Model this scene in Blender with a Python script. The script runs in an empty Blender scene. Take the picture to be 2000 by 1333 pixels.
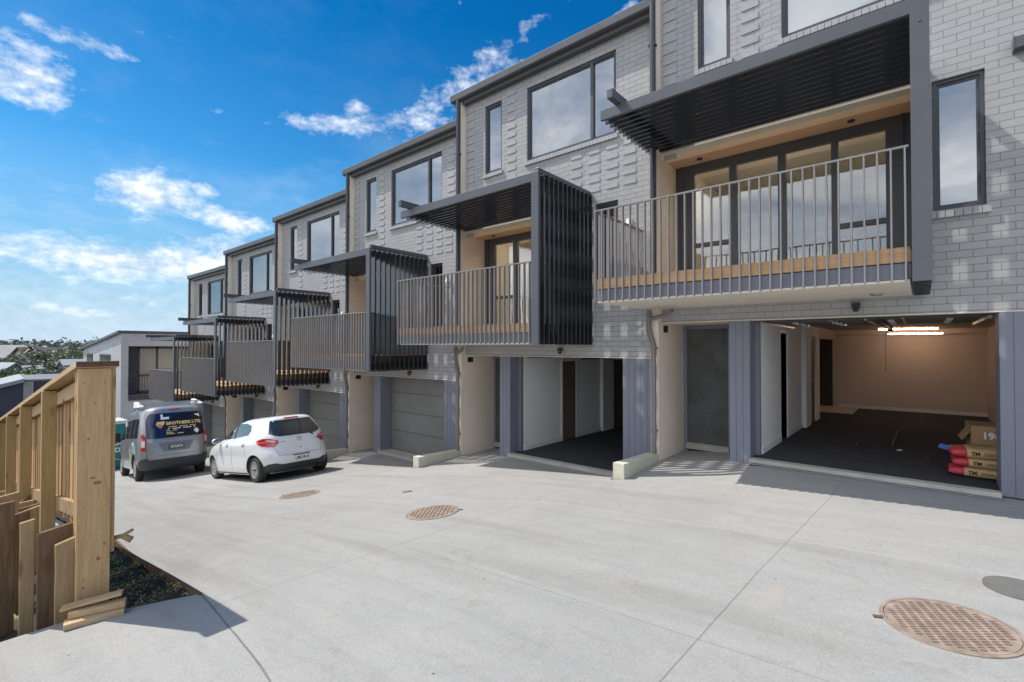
import bpy, bmesh, math, random
from mathutils import Vector, Matrix
random.seed(7)
R=math.radians
scene=bpy.context.scene
col=scene.collection
# ------------------------------------------------------------------ camera
TH=40.403
CAMZ=1.73
cd=bpy.data.cameras.new('camera'); cam=bpy.data.objects.new('camera',cd); col.objects.link(cam)
cam.location=(0,0,CAMZ); cam.rotation_euler=(R(90+.773),0,R(TH))
cd.sensor_width=36; cd.lens=16.928; cd.clip_start=.05; cd.clip_end=3000
scene.camera=cam
# ------------------------------------------------------------------ sun, exposure
SUN=Vector((-.70,-.275,1.0)).normalized()
EL=math.asin(SUN.z); AZ=math.atan2(SUN.x,SUN.y)
sl=bpy.data.lights.new('sun','SUN'); sl.energy=3.65; sl.angle=R(.53); sl.color=(1,.95,.88)
so=bpy.data.objects.new('sun',sl); col.objects.link(so); so.rotation_euler=SUN.to_track_quat('Z','Y').to_euler(); so.location=(-20,-10,40)
scene.view_settings.view_transform='Standard'; scene.view_settings.look='None'
scene.view_settings.gamma=1; scene.view_settings.use_curve_mapping=False
scene.view_settings.exposure=.385
# ------------------------------------------------------------------ node helper
class NT:
    def __init__(s,t): s.t=t; s.n=t.nodes; s.l=t.links
    def node(s,typ,**k):
        n=s.n.new(typ)
        for a,b in k.items(): setattr(n,a,b)
        return n
    def put(s,sock,v):
        if isinstance(v,(int,float)): sock.default_value=v
        elif isinstance(v,(tuple,list)):
            v=list(v)
            if sock.type=='RGBA' and len(v)==3: v.append(1)
            sock.default_value=v
        else: s.l.new(v,sock)
    def m(s,op,a,b=0.0,c=0.0,clamp=False):
        n=s.node('ShaderNodeMath',operation=op,use_clamp=clamp)
        s.put(n.inputs[0],a); s.put(n.inputs[1],b); s.put(n.inputs[2],c)
        return n.outputs[0]
    def mix(s,f,a,b,mode='MIX'):
        n=s.node('ShaderNodeMix',data_type='RGBA',blend_type=mode)
        s.put(n.inputs[0],f); s.put(n.inputs[6],a); s.put(n.inputs[7],b)
        return n.outputs[2]
    def noise(s,vec,scale,detail=4,rough=.55,dist=0.0):
        n=s.node('ShaderNodeTexNoise'); s.put(n.inputs['Scale'],scale); n.inputs['Detail'].default_value=detail
        n.inputs['Roughness'].default_value=rough; n.inputs['Distortion'].default_value=dist
        if vec is not None: s.l.new(vec,n.inputs['Vector'])
        return n.outputs['Fac']
    def rng(s,v,a,b,c=0.0,d=1.0):
        n=s.node('ShaderNodeMapRange'); s.put(n.inputs[0],v)
        for i,x in enumerate((a,b,c,d)): s.put(n.inputs[i+1],x)
        return n.outputs[0]
    def vec(s,x,y,z):
        n=s.node('ShaderNodeCombineXYZ'); s.put(n.inputs[0],x); s.put(n.inputs[1],y); s.put(n.inputs[2],z); return n.outputs[0]
    def sep(s,v):
        n=s.node('ShaderNodeSeparateXYZ'); s.l.new(v,n.inputs[0]); return n.outputs
    def bump(s,h,dist,strength=1.0):
        n=s.node('ShaderNodeBump'); n.inputs['Strength'].default_value=strength; n.inputs['Distance'].default_value=dist
        s.l.new(h,n.inputs['Height']); return n.outputs[0]
# ------------------------------------------------------------------ world
def pix_dir(u,v):
    f=940.43; th=R(TH); pi=R(.773)
    a=(u-1000)/f; b=(666.5-v)/f
    d=math.cos(pi)-b*math.sin(pi); z=math.sin(pi)+b*math.cos(pi)
    return Vector((a*math.cos(th)-d*math.sin(th),a*math.sin(th)+d*math.cos(th),z))
def azel(u,v):
    d=pix_dir(u,v).normalized(); return math.atan2(d.x,d.y),math.asin(d.z)
def at(u,v,depth):
    return Vector((0,0,CAMZ))+pix_dir(u,v)*depth
world=bpy.data.worlds.new('World'); scene.world=world; world.use_nodes=True
W=NT(world.node_tree); W.n.clear()
out=W.node('ShaderNodeOutputWorld'); bg=W.node('ShaderNodeBackground')
sky=W.node('ShaderNodeTexSky'); sky.sky_type='NISHITA'; sky.sun_disc=False
sky.sun_elevation=EL; sky.sun_rotation=AZ%(2*math.pi); sky.air_density=1.0; sky.dust_density=.35; sky.ozone_density=2.2; sky.altitude=30
tc=W.node('ShaderNodeTexCoord'); dx,dy,dz=W.sep(tc.outputs['Generated'])
az=W.m('ARCTAN2',dx,dy); el=W.m('ARCSINE',dz)
dzc=W.m('MAXIMUM',dz,0.0)
den=W.m('ADD',dzc,.12)
pv=W.vec(W.m('DIVIDE',dx,den),W.m('DIVIDE',dy,den),0.0)
n1=W.noise(pv,1.5,8,.62,.35); n2=W.noise(pv,5.5,8,.6,.2)
dv=W.vec(az,W.m('MULTIPLY',el,1.7),0.0)
n3=W.noise(dv,13.0,8,.6,.3); n4=W.noise(dv,42.0,5,.6,.1)
tot=None
blobs=[ # u,v,half width px,half height px,weight,tilt
 (50,150,130,62,1.0,0),(170,85,120,22,.7,.05),(300,70,110,16,.52,-.2),
 (300,378,95,45,1.15,0),(395,372,40,18,.8,.1),(450,430,80,22,1.0,.1),
 (730,238,210,28,.78,-.15),(900,190,170,60,.62,-.4),(965,110,130,42,.60,-.5),(600,243,70,16,.75,.1),(810,240,60,20,.85,0),(700,212,34,22,.8,0),
 (1215,25,60,16,.7,-.4),(900,6,60,12,.5,0),
 (300,515,330,40,1.05,0),(20,497,60,14,.9,0),(150,545,190,24,.6,0),(430,480,100,26,.7,0),
 (60,598,90,16,.85,0),(250,582,80,14,.8,0),(300,598,70,14,.8,0),(180,612,170,16,.75,0),(20,640,120,14,.7,0),(250,640,200,14,.6,0),(100,575,60,10,.6,0)]
for (u,v,hw,hh,wt,tl) in blobs:
    a0,e0=azel(u,v); sa=abs(azel(u+hw,v)[0]-a0); se=abs(azel(u,v+hh)[1]-e0)
    da=W.m('SUBTRACT',az,a0); de=W.m('SUBTRACT',el,e0)
    if tl: de=W.m('ADD',de,W.m('MULTIPLY',da,tl))
    q=W.m('ADD',W.m('POWER',W.m('ABSOLUTE',W.m('DIVIDE',da,sa)),2.0),W.m('POWER',W.m('ABSOLUTE',W.m('DIVIDE',de,se)),2.0))
    g=W.m('MULTIPLY',W.m('EXPONENT',W.m('MULTIPLY',q,-.75)),wt)
    tot=g if tot is None else W.m('MAXIMUM',tot,g)
# cover of broken cloud behind the viewer (seen in the windows, brightened to add fill on the facade) plus faint veil everywhere
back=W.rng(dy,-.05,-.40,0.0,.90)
tot=W.m('SUBTRACT',tot,.09)
vis=W.m('MAXIMUM',tot,back)
tex=W.m('ADD',W.m('MULTIPLY',n3,.62),W.m('MULTIPLY',n4,.38))
nb=W.noise(dv,3.6,5,.55,.5)
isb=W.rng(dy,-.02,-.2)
amp=W.m('ADD',W.m('MULTIPLY',W.m('SUBTRACT',tex,.5),W.m('SUBTRACT',2.1,W.m('MULTIPLY',isb,1.7))),W.m('MULTIPLY',isb,W.m('MULTIPLY',W.m('SUBTRACT',nb,.5),1.6)))
dens=W.m('ADD',vis,amp)
dens=W.rng(dens,.34,1.10)
veil=W.m('MULTIPLY',W.rng(W.m('ADD',W.m('MULTIPLY',n1,.7),W.m('MULTIPLY',n2,.3)),.50,.78),W.rng(el,R(2),R(25),.5,.07))
hor=W.rng(el,R(9),R(0),0.0,.62)
dens=W.m('MAXIMUM',dens,veil,clamp=True)
dens=W.m('MAXIMUM',dens,hor,clamp=True)
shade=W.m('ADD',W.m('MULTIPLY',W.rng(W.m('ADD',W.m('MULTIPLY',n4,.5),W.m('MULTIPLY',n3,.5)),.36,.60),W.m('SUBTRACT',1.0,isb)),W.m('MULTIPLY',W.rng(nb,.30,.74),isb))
cc=W.mix(shade,(3.0,3.5,4.3,1),(6.3,6.5,6.8,1))
hz=W.rng(el,R(7),R(0),0.0,.85)
cc=W.mix(hz,cc,(3.9,4.6,5.5,1))
cc=W.mix(isb,cc,W.mix(1.0,cc,(1.62,1.58,1.55,1),'MULTIPLY'))  # clouds behind the viewer made brighter as added fill for the facade
skyc=W.node('ShaderNodeHueSaturation'); skyc.inputs['Saturation'].default_value=1.22; skyc.inputs['Value'].default_value=.80; skyc.inputs['Hue'].default_value=.5
W.l.new(sky.outputs[0],skyc.inputs['Color'])
tint=W.mix(W.rng(el,R(15),R(34)),(.32,.76,.87,1),(.02,.53,.75,1))
skt=W.mix(1.0,skyc.outputs[0],tint,'MULTIPLY')
skt=W.mix(W.rng(el,R(19),R(2),0.0,.85),skt,(1.9,2.8,3.8,1))
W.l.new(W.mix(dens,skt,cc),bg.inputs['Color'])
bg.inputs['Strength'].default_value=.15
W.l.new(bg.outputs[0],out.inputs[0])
world.cycles.sampling_method='MANUAL'; world.cycles.sample_map_resolution=1024
# ------------------------------------------------------------------ mesh helper
class MB:
    def __init__(s): s.v=[]; s.f=[]; s.mi=[]
    def quad(s,pts,mi=0):
        n=len(s.v); s.v+= [tuple(p) for p in pts]; s.f.append(tuple(range(n,n+len(pts)))); s.mi.append(mi)
    def box(s,x0,x1,y0,y1,z0,z1,mi=0,M=None):
        if x0>x1:x0,x1=x1,x0
        if y0>y1:y0,y1=y1,y0
        if z0>z1:z0,z1=z1,z0
        n=len(s.v)
        P=[(x0,y0,z0),(x1,y0,z0),(x1,y1,z0),(x0,y1,z0),(x0,y0,z1),(x1,y0,z1),(x1,y1,z1),(x0,y1,z1)]
        if M: P=[tuple(M@Vector(p)) for p in P]
        s.v+=P
        for q in ((0,3,2,1),(4,5,6,7),(0,1,5,4),(1,2,6,5),(2,3,7,6),(3,0,4,7)):
            s.f.append(tuple(n+i for i in q)); s.mi.append(mi)
        return s
    def hexa(s,P,mi=0):
        n=len(s.v); s.v+=[tuple(p) for p in P]
        for q in ((0,3,2,1),(4,5,6,7),(0,1,5,4),(1,2,6,5),(2,3,7,6),(3,0,4,7)):
            s.f.append(tuple(n+i for i in q)); s.mi.append(mi)
        return s
    def prism(s,poly,axis,a,b,mi=0):
        # poly: list of 2D points; axis 'x','y','z' gives the extrusion direction
        def mk(p,t):
            if axis=='y': return (p[0],t,p[1])
            if axis=='x': return (t,p[0],p[1])
            return (p[0],p[1],t)
        n=len(s.v); k=len(poly)
        s.v+=[mk(p,a) for p in poly]+[mk(p,b) for p in poly]
        s.f.append(tuple(range(n,n+k))); s.mi.append(mi)
        s.f.append(tuple(range(n+2*k-1,n+k-1,-1))); s.mi.append(mi)
        for i in range(k):
            j=(i+1)%k; s.f.append((n+i,n+k+i,n+k+j,n+j)); s.mi.append(mi)
        return s
    def tube(s,pts,r,seg=12,mi=0,cap=True,r2=None):
        pts=[Vector(p) for p in pts]; rings=[]
        up=None
        for i,p in enumerate(pts):
            if i==0: d=pts[1]-p
            elif i==len(pts)-1: d=p-pts[-2]
            else: d=(pts[i+1]-p).normalized()+(p-pts[i-1]).normalized()
            d.normalize()
            if up is None:
                up=Vector((0,0,1)) if abs(d.z)<.9 else Vector((1,0,0))
            a=d.cross(up).normalized(); b=a.cross(d).normalized(); up=b
            rr=r if r2 is None else r+(r2-r)*i/(len(pts)-1)
            base=len(s.v)
            for k in range(seg):
                t=2*math.pi*k/seg; s.v.append(tuple(p+a*(rr*math.cos(t))+b*(rr*math.sin(t))))
            rings.append(base)
        for i in range(len(rings)-1):
            for k in range(seg):
                k2=(k+1)%seg
                s.f.append((rings[i]+k,rings[i]+k2,rings[i+1]+k2,rings[i+1]+k)); s.mi.append(mi)
        if cap:
            s.f.append(tuple(rings[0]+k for k in range(seg))[::-1]); s.mi.append(mi)
            s.f.append(tuple(rings[-1]+k for k in range(seg))); s.mi.append(mi)
        return s
    def lathe(s,prof,axis='z',seg=32,c=(0,0,0),mi=0,closed=False):
        # prof: (radius, height along axis)
        rings=[]
        for r,h in prof:
            base=len(s.v)
            for k in range(seg):
                t=2*math.pi*k/seg; a=r*math.cos(t); b=r*math.sin(t)
                if axis=='z': p=(c[0]+a,c[1]+b,c[2]+h)
                elif axis=='y': p=(c[0]+a,c[1]+h,c[2]+b)
                else: p=(c[0]+h,c[1]+a,c[2]+b)
                s.v.append(p)
            rings.append(base)
        if closed: rings.append(rings[0])
        for i in range(len(rings)-1):
            for k in range(seg):
                k2=(k+1)%seg
                s.f.append((rings[i]+k,rings[i]+k2,rings[i+1]+k2,rings[i+1]+k)); s.mi.append(mi)
        return s
    def mesh(s,name,mats,smooth=False):
        me=bpy.data.meshes.new(name); me.from_pydata(s.v,[],s.f); me.update()
        for m in (mats if isinstance(mats,(list,tuple)) else [mats]): me.materials.append(m)
        for p,i in zip(me.polygons,s.mi): p.material_index=i
        if smooth: me.polygons.foreach_set('use_smooth',[True]*len(me.polygons))
        return me
def recalc(me):
    bm=bmesh.new(); bm.from_mesh(me); bmesh.ops.recalc_face_normals(bm,faces=bm.faces); bm.to_mesh(me); bm.free()
def link(name,me,parent=None,loc=None):
    o=bpy.data.objects.new(name,me); col.objects.link(o)
    if parent: o.parent=parent
    if loc is not None: o.location=loc
    return o
def build(name,mb,mats,parent=None,smooth=False,loc=None,bevel=0,fix=True,auto=False):
    me=mb.mesh(name,mats,smooth)
    if fix: recalc(me)
    o=link(name,me,parent,loc)
    if bevel:
        b=o.modifiers.new('bevel','BEVEL'); b.width=bevel; b.segments=2; b.limit_method='ANGLE'
    if auto: me.set_sharp_from_angle(angle=R(35))
    return o
def tag(o,label=None,cat=None,group=None,kind=None):
    if label: o['label']=label
    if cat: o['category']=cat
    if group: o['group']=group
    if kind: o['kind']=kind
    return o
def empty(name,loc=(0,0,0),rz=0):
    o=bpy.data.objects.new(name,None); col.objects.link(o); o.location=loc; o.rotation_euler=(0,0,rz); o.empty_display_size=.2
    return o
def pchip(xs,ys):
    n=len(xs); h=[xs[i+1]-xs[i] for i in range(n-1)]; d=[(ys[i+1]-ys[i])/h[i] for i in range(n-1)]
    m=[d[0]]+[0]*(n-2)+[d[-1]]
    for i in range(1,n-1):
        if d[i-1]*d[i]>0:
            w1=2*h[i]+h[i-1]; w2=h[i]+2*h[i-1]; m[i]=(w1+w2)/(w1/d[i-1]+w2/d[i])
    def f(x):
        if x<=xs[0]: return ys[0]
        if x>=xs[-1]: return ys[-1]
        i=max(j for j in range(n-1) if xs[j]<=x); t=(x-xs[i])/h[i]
        return ((1+2*t)*(1-t)**2)*ys[i]+t*(1-t)**2*h[i]*m[i]+t*t*(3-2*t)*ys[i+1]+t*t*(t-1)*h[i]*m[i+1]
    return f
def lerp(xs,ys):
    def f(x):
        if x<=xs[0]: return ys[0]
        for i in range(len(xs)-1):
            if x<=xs[i+1]: return ys[i]+(ys[i+1]-ys[i])*(x-xs[i])/(xs[i+1]-xs[i])
        return ys[-1]
    return f
# ------------------------------------------------------------------ materials
def newmat(name):
    m=bpy.data.materials.new(name); m.use_nodes=True; t=NT(m.node_tree)
    return m,t,t.n['Principled BSDF']
def mat(name,c,rough=.6,metal=0.0,var=.12,scale=6,bump=0.0,bscale=60,spec=.5,c2=None,stretch=(1,1,1),fine=0.0,coat=0.0):
    m,t,b=newmat(name)
    co=t.node('ShaderNodeTexCoord').outputs['Object']
    mp=t.node('ShaderNodeMapping'); mp.inputs['Scale'].default_value=stretch; t.l.new(co,mp.inputs[0]); v=mp.outputs[0]
    n=t.noise(v,scale,5,.6)
    lo=tuple(x*(1-var) for x in c); hi=tuple(min(1,x*(1+var)) for x in (c2 or c))
    cl=t.mix(t.rng(n,.3,.7),lo,hi)
    if fine:
        f=t.noise(v,scale*25,3,.7); cl=t.mix(t.rng(f,.3,.7,0,1),t.mix(1.0,cl,(1-fine,)*3,'MULTIPLY'),cl)
    t.l.new(cl,b.inputs['Base Color'])
    b.inputs['Metallic'].default_value=metal
    t.l.new(t.rng(t.noise(v,scale*1.7,4,.6),.3,.7,max(0,rough-.07),min(1,rough+.07)),b.inputs['Roughness'])
    b.inputs['Specular IOR Level'].default_value=spec
    if coat: b.inputs['Coat Weight'].default_value=coat; b.inputs['Coat Roughness'].default_value=.05
    if bump: t.l.new(t.bump(t.noise(v,bscale,4,.6),bump),b.inputs['Normal'])
    return m
def emis(name,c,s):
    m,t,b=newmat(name); b.inputs['Base Color'].default_value=(*c,1); b.inputs['Emission Color'].default_value=(*c,1); b.inputs['Emission Strength'].default_value=s; return m
def brickmat(name,c1,c2,mort,bw=.24,rh=.092,zoff=0.0,ms=.006,xoff=0.0):
    m,t,b=newmat(name)
    co=t.node('ShaderNodeTexCoord').outputs['Object']; x,y,z=t.sep(co)
    nx=t.sep(t.node('ShaderNodeTexCoord').outputs['Normal'])[0]
    side=t.m('GREATER_THAN',t.m('ABSOLUTE',nx),.7)
    u=t.m('ADD',t.m('MULTIPLY',x,t.m('SUBTRACT',1.0,side)),t.m('MULTIPLY',y,side))
    v=t.vec(t.m('ADD',u,xoff),t.m('ADD',z,zoff),0.0)
    br=t.node('ShaderNodeTexBrick'); t.l.new(v,br.inputs['Vector']); br.offset=.5; br.squash=1
    br.inputs['Scale'].default_value=1; br.inputs['Mortar Size'].default_value=ms; br.inputs['Mortar Smooth'].default_value=.25
    br.inputs['Brick Width'].default_value=bw; br.inputs['Row Height'].default_value=rh; br.inputs['Bias'].default_value=0
    br.inputs['Color1'].default_value=(*c1,1); br.inputs['Color2'].default_value=(*c2,1); br.inputs['Mortar'].default_value=(*mort,1)
    n=t.noise(co,1.3,5,.6); f=t.noise(co,90,4,.7)
    cl=t.mix(t.rng(n,.3,.7),t.mix(1.0,br.outputs['Color'],(.9,.9,.91),'MULTIPLY'),br.outputs['Color'])
    cl=t.mix(t.rng(f,.35,.65),t.mix(1.0,cl,(.88,.88,.88),'MULTIPLY'),cl)
    t.l.new(cl,b.inputs['Base Color']); b.inputs['Roughness'].default_value=.82; b.inputs['Specular IOR Level'].default_value=.3
    h=t.m('SUBTRACT',t.m('MULTIPLY',f,.12),br.outputs['Fac'])
    t.l.new(t.bump(h,.004),b.inputs['Normal'])
    return m
M={}
M['brick']=brickmat('grey_brick',(.470,.456,.452),(.432,.420,.418),(.30,.293,.29),zoff=.03,ms=.0045)
M['brick_pale']=brickmat('pale_brick',(.55,.55,.57),(.50,.50,.52),(.42,.42,.44),ms=.005)
M['brick_plain']=mat('grey_brick_face',(.435,.425,.435),.82,var=.08,scale=3,bump=.002,bscale=90,fine=.15)
M['render']=mat('beige_render',(.84,.72,.59),.85,var=.07,scale=1.6,bump=.001,bscale=120,fine=.06)
M['cream']=mat('cream_plaster',(.60,.58,.46),.8,var=.12,scale=3,bump=.0015,bscale=60,fine=.1)
M['steel']=mat('charcoal_steel',(.082,.088,.10),.38,var=.08,scale=3,spec=.5)
M['fin']=mat('dark_powdercoat',(.020,.022,.028),.16,var=.1,scale=2,spec=.9)
M['rail']=mat('railing_grey',(.225,.215,.21),.42,var=.08,scale=3,spec=.5)
M['frame']=mat('window_frame_grey',(.062,.064,.074),.42,var=.06,scale=2)
M['fascia']=mat('gutter_grey',(.085,.087,.094),.42,var=.08,scale=1.2)
M['clad']=mat('blue_grey_cladding',(.205,.21,.255),.55,var=.07,scale=2,stretch=(1,1,.3),fine=.06)
M['door']=mat('garage_door_grey',(.22,.212,.198),.6,var=.12,scale=1.6,stretch=(1,1,.5),fine=.08)
M['entry']=mat('dusty_door_grey',(.10,.10,.096),.7,var=.35,scale=2.2,fine=.15)
M['pipe']=mat('bronze_grey_pipe',(.20,.185,.175),.4,var=.08,scale=3)
M['pipe_dark']=mat('charcoal_pipe',(.05,.055,.07),.38,var=.08,scale=3)
M['soffit']=mat('soffit_board',(.80,.72,.62),.75,var=.04,scale=1.5)
M['brownsoffit']=mat('warm_soffit',(.55,.42,.31),.7,var=.06,scale=1.5)
M['white']=mat('white_paint',(.78,.78,.76),.5,var=.03,scale=2)
M['whitewall']=mat('off_white_plasterboard',(.87,.86,.83),.75,var=.03,scale=1)
M['beigewall']=mat('warm_plasterboard',(.60,.53,.45),.75,var=.04,scale=.8)
M['roomwall']=mat('room_wall_paint',(.84,.79,.68),.75,var=.03,scale=1)
M['browndoor']=mat('brown_door',(.17,.12,.09),.6,var=.12,scale=2)
M['black']=mat('black_plastic',(.02,.02,.022),.5,var=.1,scale=6)
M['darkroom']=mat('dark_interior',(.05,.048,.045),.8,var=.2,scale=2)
M['galv']=mat('galvanised_steel',(.45,.46,.47),.35,metal=.8,var=.15,scale=8)
M['brass']=mat('brass',(.55,.42,.2),.35,metal=.9,var=.1,scale=8)
M['tube']=emis('warm_tube_light',(1,.66,.46),20)
M['room_fill_tube']=emis('added_room_fill_light',(1,.82,.60),32)  # added warm glow for the rooms behind the balcony doors
M['carpet']=None
def woodmat(name,a,b_,knot=(.16,.08,.035),axis='z',scale=1.0,rough=.75):
    m,t,b=newmat(name)
    co=t.node('ShaderNodeTexCoord').outputs['Object']
    st={'z':(9,9,.7),'x':(.7,9,9),'y':(9,.7,9)}[axis]
    mp=t.node('ShaderNodeMapping'); mp.inputs['Scale'].default_value=[q*scale for q in st]; t.l.new(co,mp.inputs[0]); v=mp.outputs[0]
    n=t.noise(v,1.6,6,.6,1.4); f=t.noise(v,9,4,.6,.6)
    c=t.mix(t.rng(n,.3,.72),a,b_)
    c=t.mix(t.rng(f,.35,.7,0,.55),c,t.mix(1.0,c,(.72,.66,.58),'MULTIPLY'))
    vo=t.node('ShaderNodeTexVoronoi'); vo.inputs['Scale'].default_value=1.0
    m2=t.node('ShaderNodeMapping'); s2={'z':(4.2,4.2,1.6),'x':(1.6,4.2,4.2),'y':(4.2,1.6,4.2)}[axis]; m2.inputs['Scale'].default_value=[q*scale for q in s2]; t.l.new(co,m2.inputs[0]); t.l.new(m2.outputs[0],vo.inputs['Vector'])
    k=t.rng(vo.outputs['Distance'],.09,.17,1,0)
    c=t.mix(t.m('MULTIPLY',k,.75),c,knot)
    st2=t.noise(co,1.1,4,.6); c=t.mix(t.rng(st2,.55,.75,0,.35),c,t.mix(1.0,c,(.8,.9,.7),'MULTIPLY'))
    t.l.new(c,b.inputs['Base Color']); b.inputs['Roughness'].default_value=rough; b.inputs['Specular IOR Level'].default_value=.25
    t.l.new(t.bump(f,.002),b.inputs['Normal'])
    return m
M['pine']=woodmat('treated_pine',(.67,.44,.24),(.52,.32,.15))
M['pine_y']=woodmat('treated_pine_post',(.52,.37,.18),(.40,.28,.12))
M['pine_x']=woodmat('pine_board_lengthwise',(.66,.48,.30),(.54,.37,.20),axis='x')
M['pine_h']=woodmat('offcut_pine',(.66,.48,.29),(.50,.34,.18),axis='y')
M['rough']=woodmat('weathered_shaded_timber',(.26,.17,.10),(.12,.075,.045),axis='z',rough=.9)  # weathered tone, darkened further to paint in the shadow on the boards
M['rough_pale']=woodmat('sawn_timber',(.46,.32,.18),(.34,.23,.12),axis='z',rough=.9)
M['stain']=mat('dark_stained_end',(.11,.055,.03),.7,var=.3,scale=20,stretch=(1,1,1))
M['deckwood']=woodmat('deck_timber',(.68,.45,.26),(.56,.34,.18),axis='x',scale=.7)
M['greywood']=mat('grey_plinth',(.36,.37,.36),.85,var=.2,scale=4,fine=.2,bump=.002)
# glass
def glassmat(name,tint,rb,rmax,rough=0.0):
    m,t,b=newmat(name); t.n.remove(b); o=t.n['Material Output']
    tr=t.node('ShaderNodeBsdfTransparent'); tr.inputs[0].default_value=(*tint,1)
    gl=t.node('ShaderNodeBsdfGlossy'); gl.inputs['Roughness'].default_value=rough; gl.inputs['Color'].default_value=(.93,.97,1,1)
    co=t.node('ShaderNodeTexCoord').outputs['Object']
    t.l.new(t.bump(t.noise(co,1.4,2,.5),.0022),gl.inputs['Normal'])
    fr=t.node('ShaderNodeFresnel'); fr.inputs[0].default_value=rb
    mx=t.node('ShaderNodeMixShader'); t.l.new(t.rng(fr.outputs[0],0,1,0,rmax),mx.inputs[0]); t.l.new(tr.outputs[0],mx.inputs[1]); t.l.new(gl.outputs[0],mx.inputs[2])
    t.l.new(mx.outputs[0],o.inputs[0]); return m
M['glass']=glassmat('window_glass',(.62,.66,.66),3.7,1.0)
M['glass_door']=glassmat('door_glass',(.96,.965,.96),2.8,1.0)
M['glass_plain']=mat('dark_glazing',(.03,.035,.04),.06,var=.1,spec=1.0)
def floor_mat():
    m,t,b=newmat('charcoal_garage_carpet'); co=t.node('ShaderNodeTexCoord').outputs['Object']
    f=t.noise(co,140,3,.8); n=t.noise(co,3,4,.6)
    c=t.mix(t.rng(f,.4,.62),(.014,.015,.019),(.075,.08,.10)); c=t.mix(t.rng(n,.35,.65,0,.4),c,t.mix(1.0,c,(.6,.6,.6),'MULTIPLY'))
    t.l.new(c,b.inputs['Base Color']); b.inputs['Roughness'].default_value=.9; t.l.new(t.bump(f,.004),b.inputs['Normal']); return m
M['carpet']=floor_mat()
# concrete for the driveway: stains, fine aggregate, tooled joints
def concrete(name,base,joints=()):
    m,t,b=newmat(name); co=t.node('ShaderNodeTexCoord').outputs['Object']; x,y,z=t.sep(co)
    big=t.noise(co,.35,5,.6,.6); mid=t.noise(co,1.7,6,.65,.8); fine=t.noise(co,85,4,.75); grit=t.noise(co,260,2,.6)
    mp=t.node('ShaderNodeMapping'); mp.inputs['Scale'].default_value=(.35,3.2,1); mp.inputs['Rotation'].default_value=(0,0,R(8)); t.l.new(co,mp.inputs[0]); streak=t.noise(mp.outputs[0],1.5,6,.65,.3)
    c=t.mix(t.rng(big,.3,.7),tuple(q*.88 for q in base),tuple(q*1.08 for q in base))
    c=t.mix(t.rng(mid,.35,.68,0,.5),c,tuple(q*w for q,w in zip(base,(1.10,1.08,1.04))))
    c=t.mix(t.rng(streak,.42,.68,0,.45),c,tuple(q*w for q,w in zip(base,(.82,.83,.84))))
    c=t.mix(t.rng(fine,.38,.62,0,.62),c,t.mix(1.0,c,(.68,.675,.66),'MULTIPLY'))
    c=t.mix(t.rng(grit,.60,.70,0,.40),c,t.mix(1.0,c,(.55,.54,.52),'MULTIPLY'))
    vo=t.node('ShaderNodeTexVoronoi'); vo.inputs['Scale'].default_value=2.3; t.l.new(co,vo.inputs['Vector'])
    sp=t.rng(vo.outputs['Distance'],.015,.03,1,0)
    c=t.mix(t.m('MULTIPLY',sp,.8),c,(.09,.085,.08))
    wv=t.noise(co,.9,4,.6,2.2); c=t.mix(t.rng(t.m('ABSOLUTE',t.m('SUBTRACT',wv,.5)),.0,.022,.30,0),c,t.mix(1.0,c,(.80,.79,.77),'MULTIPLY'))
    mt=t.node('ShaderNodeMapping'); mt.inputs['Scale'].default_value=(.22,2.6,1); mt.inputs['Rotation'].default_value=(0,0,R(-5)); t.l.new(co,mt.inputs[0]); ty=t.noise(mt.outputs[0],.9,3,.5,.2)
    c=t.mix(t.rng(ty,.54,.68,0,.55),c,t.mix(1.0,c,(.80,.785,.76),'MULTIPLY'))
    bl=t.noise(co,4.5,5,.7,.6); c=t.mix(t.rng(bl,.58,.72,0,.5),c,t.mix(1.0,c,(.78,.77,.74),'MULTIPLY'))
    rs=t.noise(co,.8,3,.5,1.0); c=t.mix(t.rng(rs,.66,.76,0,.25),c,(.52,.40,.30))
    for (x0,y0,x1,y1,w,dk) in joints:
        dxx,dyy=x1-x0,y1-y0; L=math.hypot(dxx,dyy); ux,uy=dxx/L,dyy/L
        px=t.m('SUBTRACT',x,x0); py=t.m('SUBTRACT',y,y0)
        along=t.m('ADD',t.m('MULTIPLY',px,ux),t.m('MULTIPLY',py,uy))
        across=t.m('ABSOLUTE',t.m('ADD',t.m('SUBTRACT',t.m('MULTIPLY',px,-uy),t.m('MULTIPLY',py,-ux)),t.m('MULTIPLY',t.m('SUBTRACT',mid,.5),.02)))
        k=t.rng(across,w*.5,w,1,0); k=t.m('MULTIPLY',k,t.m('MULTIPLY',t.m('GREATER_THAN',along,0.0),t.m('LESS_THAN',along,L)))
        if dk<1: c=t.mix(k,c,t.mix(1.0,c,(dk,dk,dk*.98),'MULTIPLY'))
        else: c=t.mix(t.m('MULTIPLY',k,.10),c,(.60,.59,.57))
    t.l.new(c,b.inputs['Base Color']); b.inputs['Roughness'].default_value=.88; b.inputs['Specular IOR Level'].default_value=.25
    h=t.m('ADD',t.m('MULTIPLY',fine,.6),t.m('MULTIPLY',mid,.6)); t.l.new(t.bump(h,.0035),b.inputs['Normal'])
    return m
CB=(.402,.394,.376)
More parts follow.
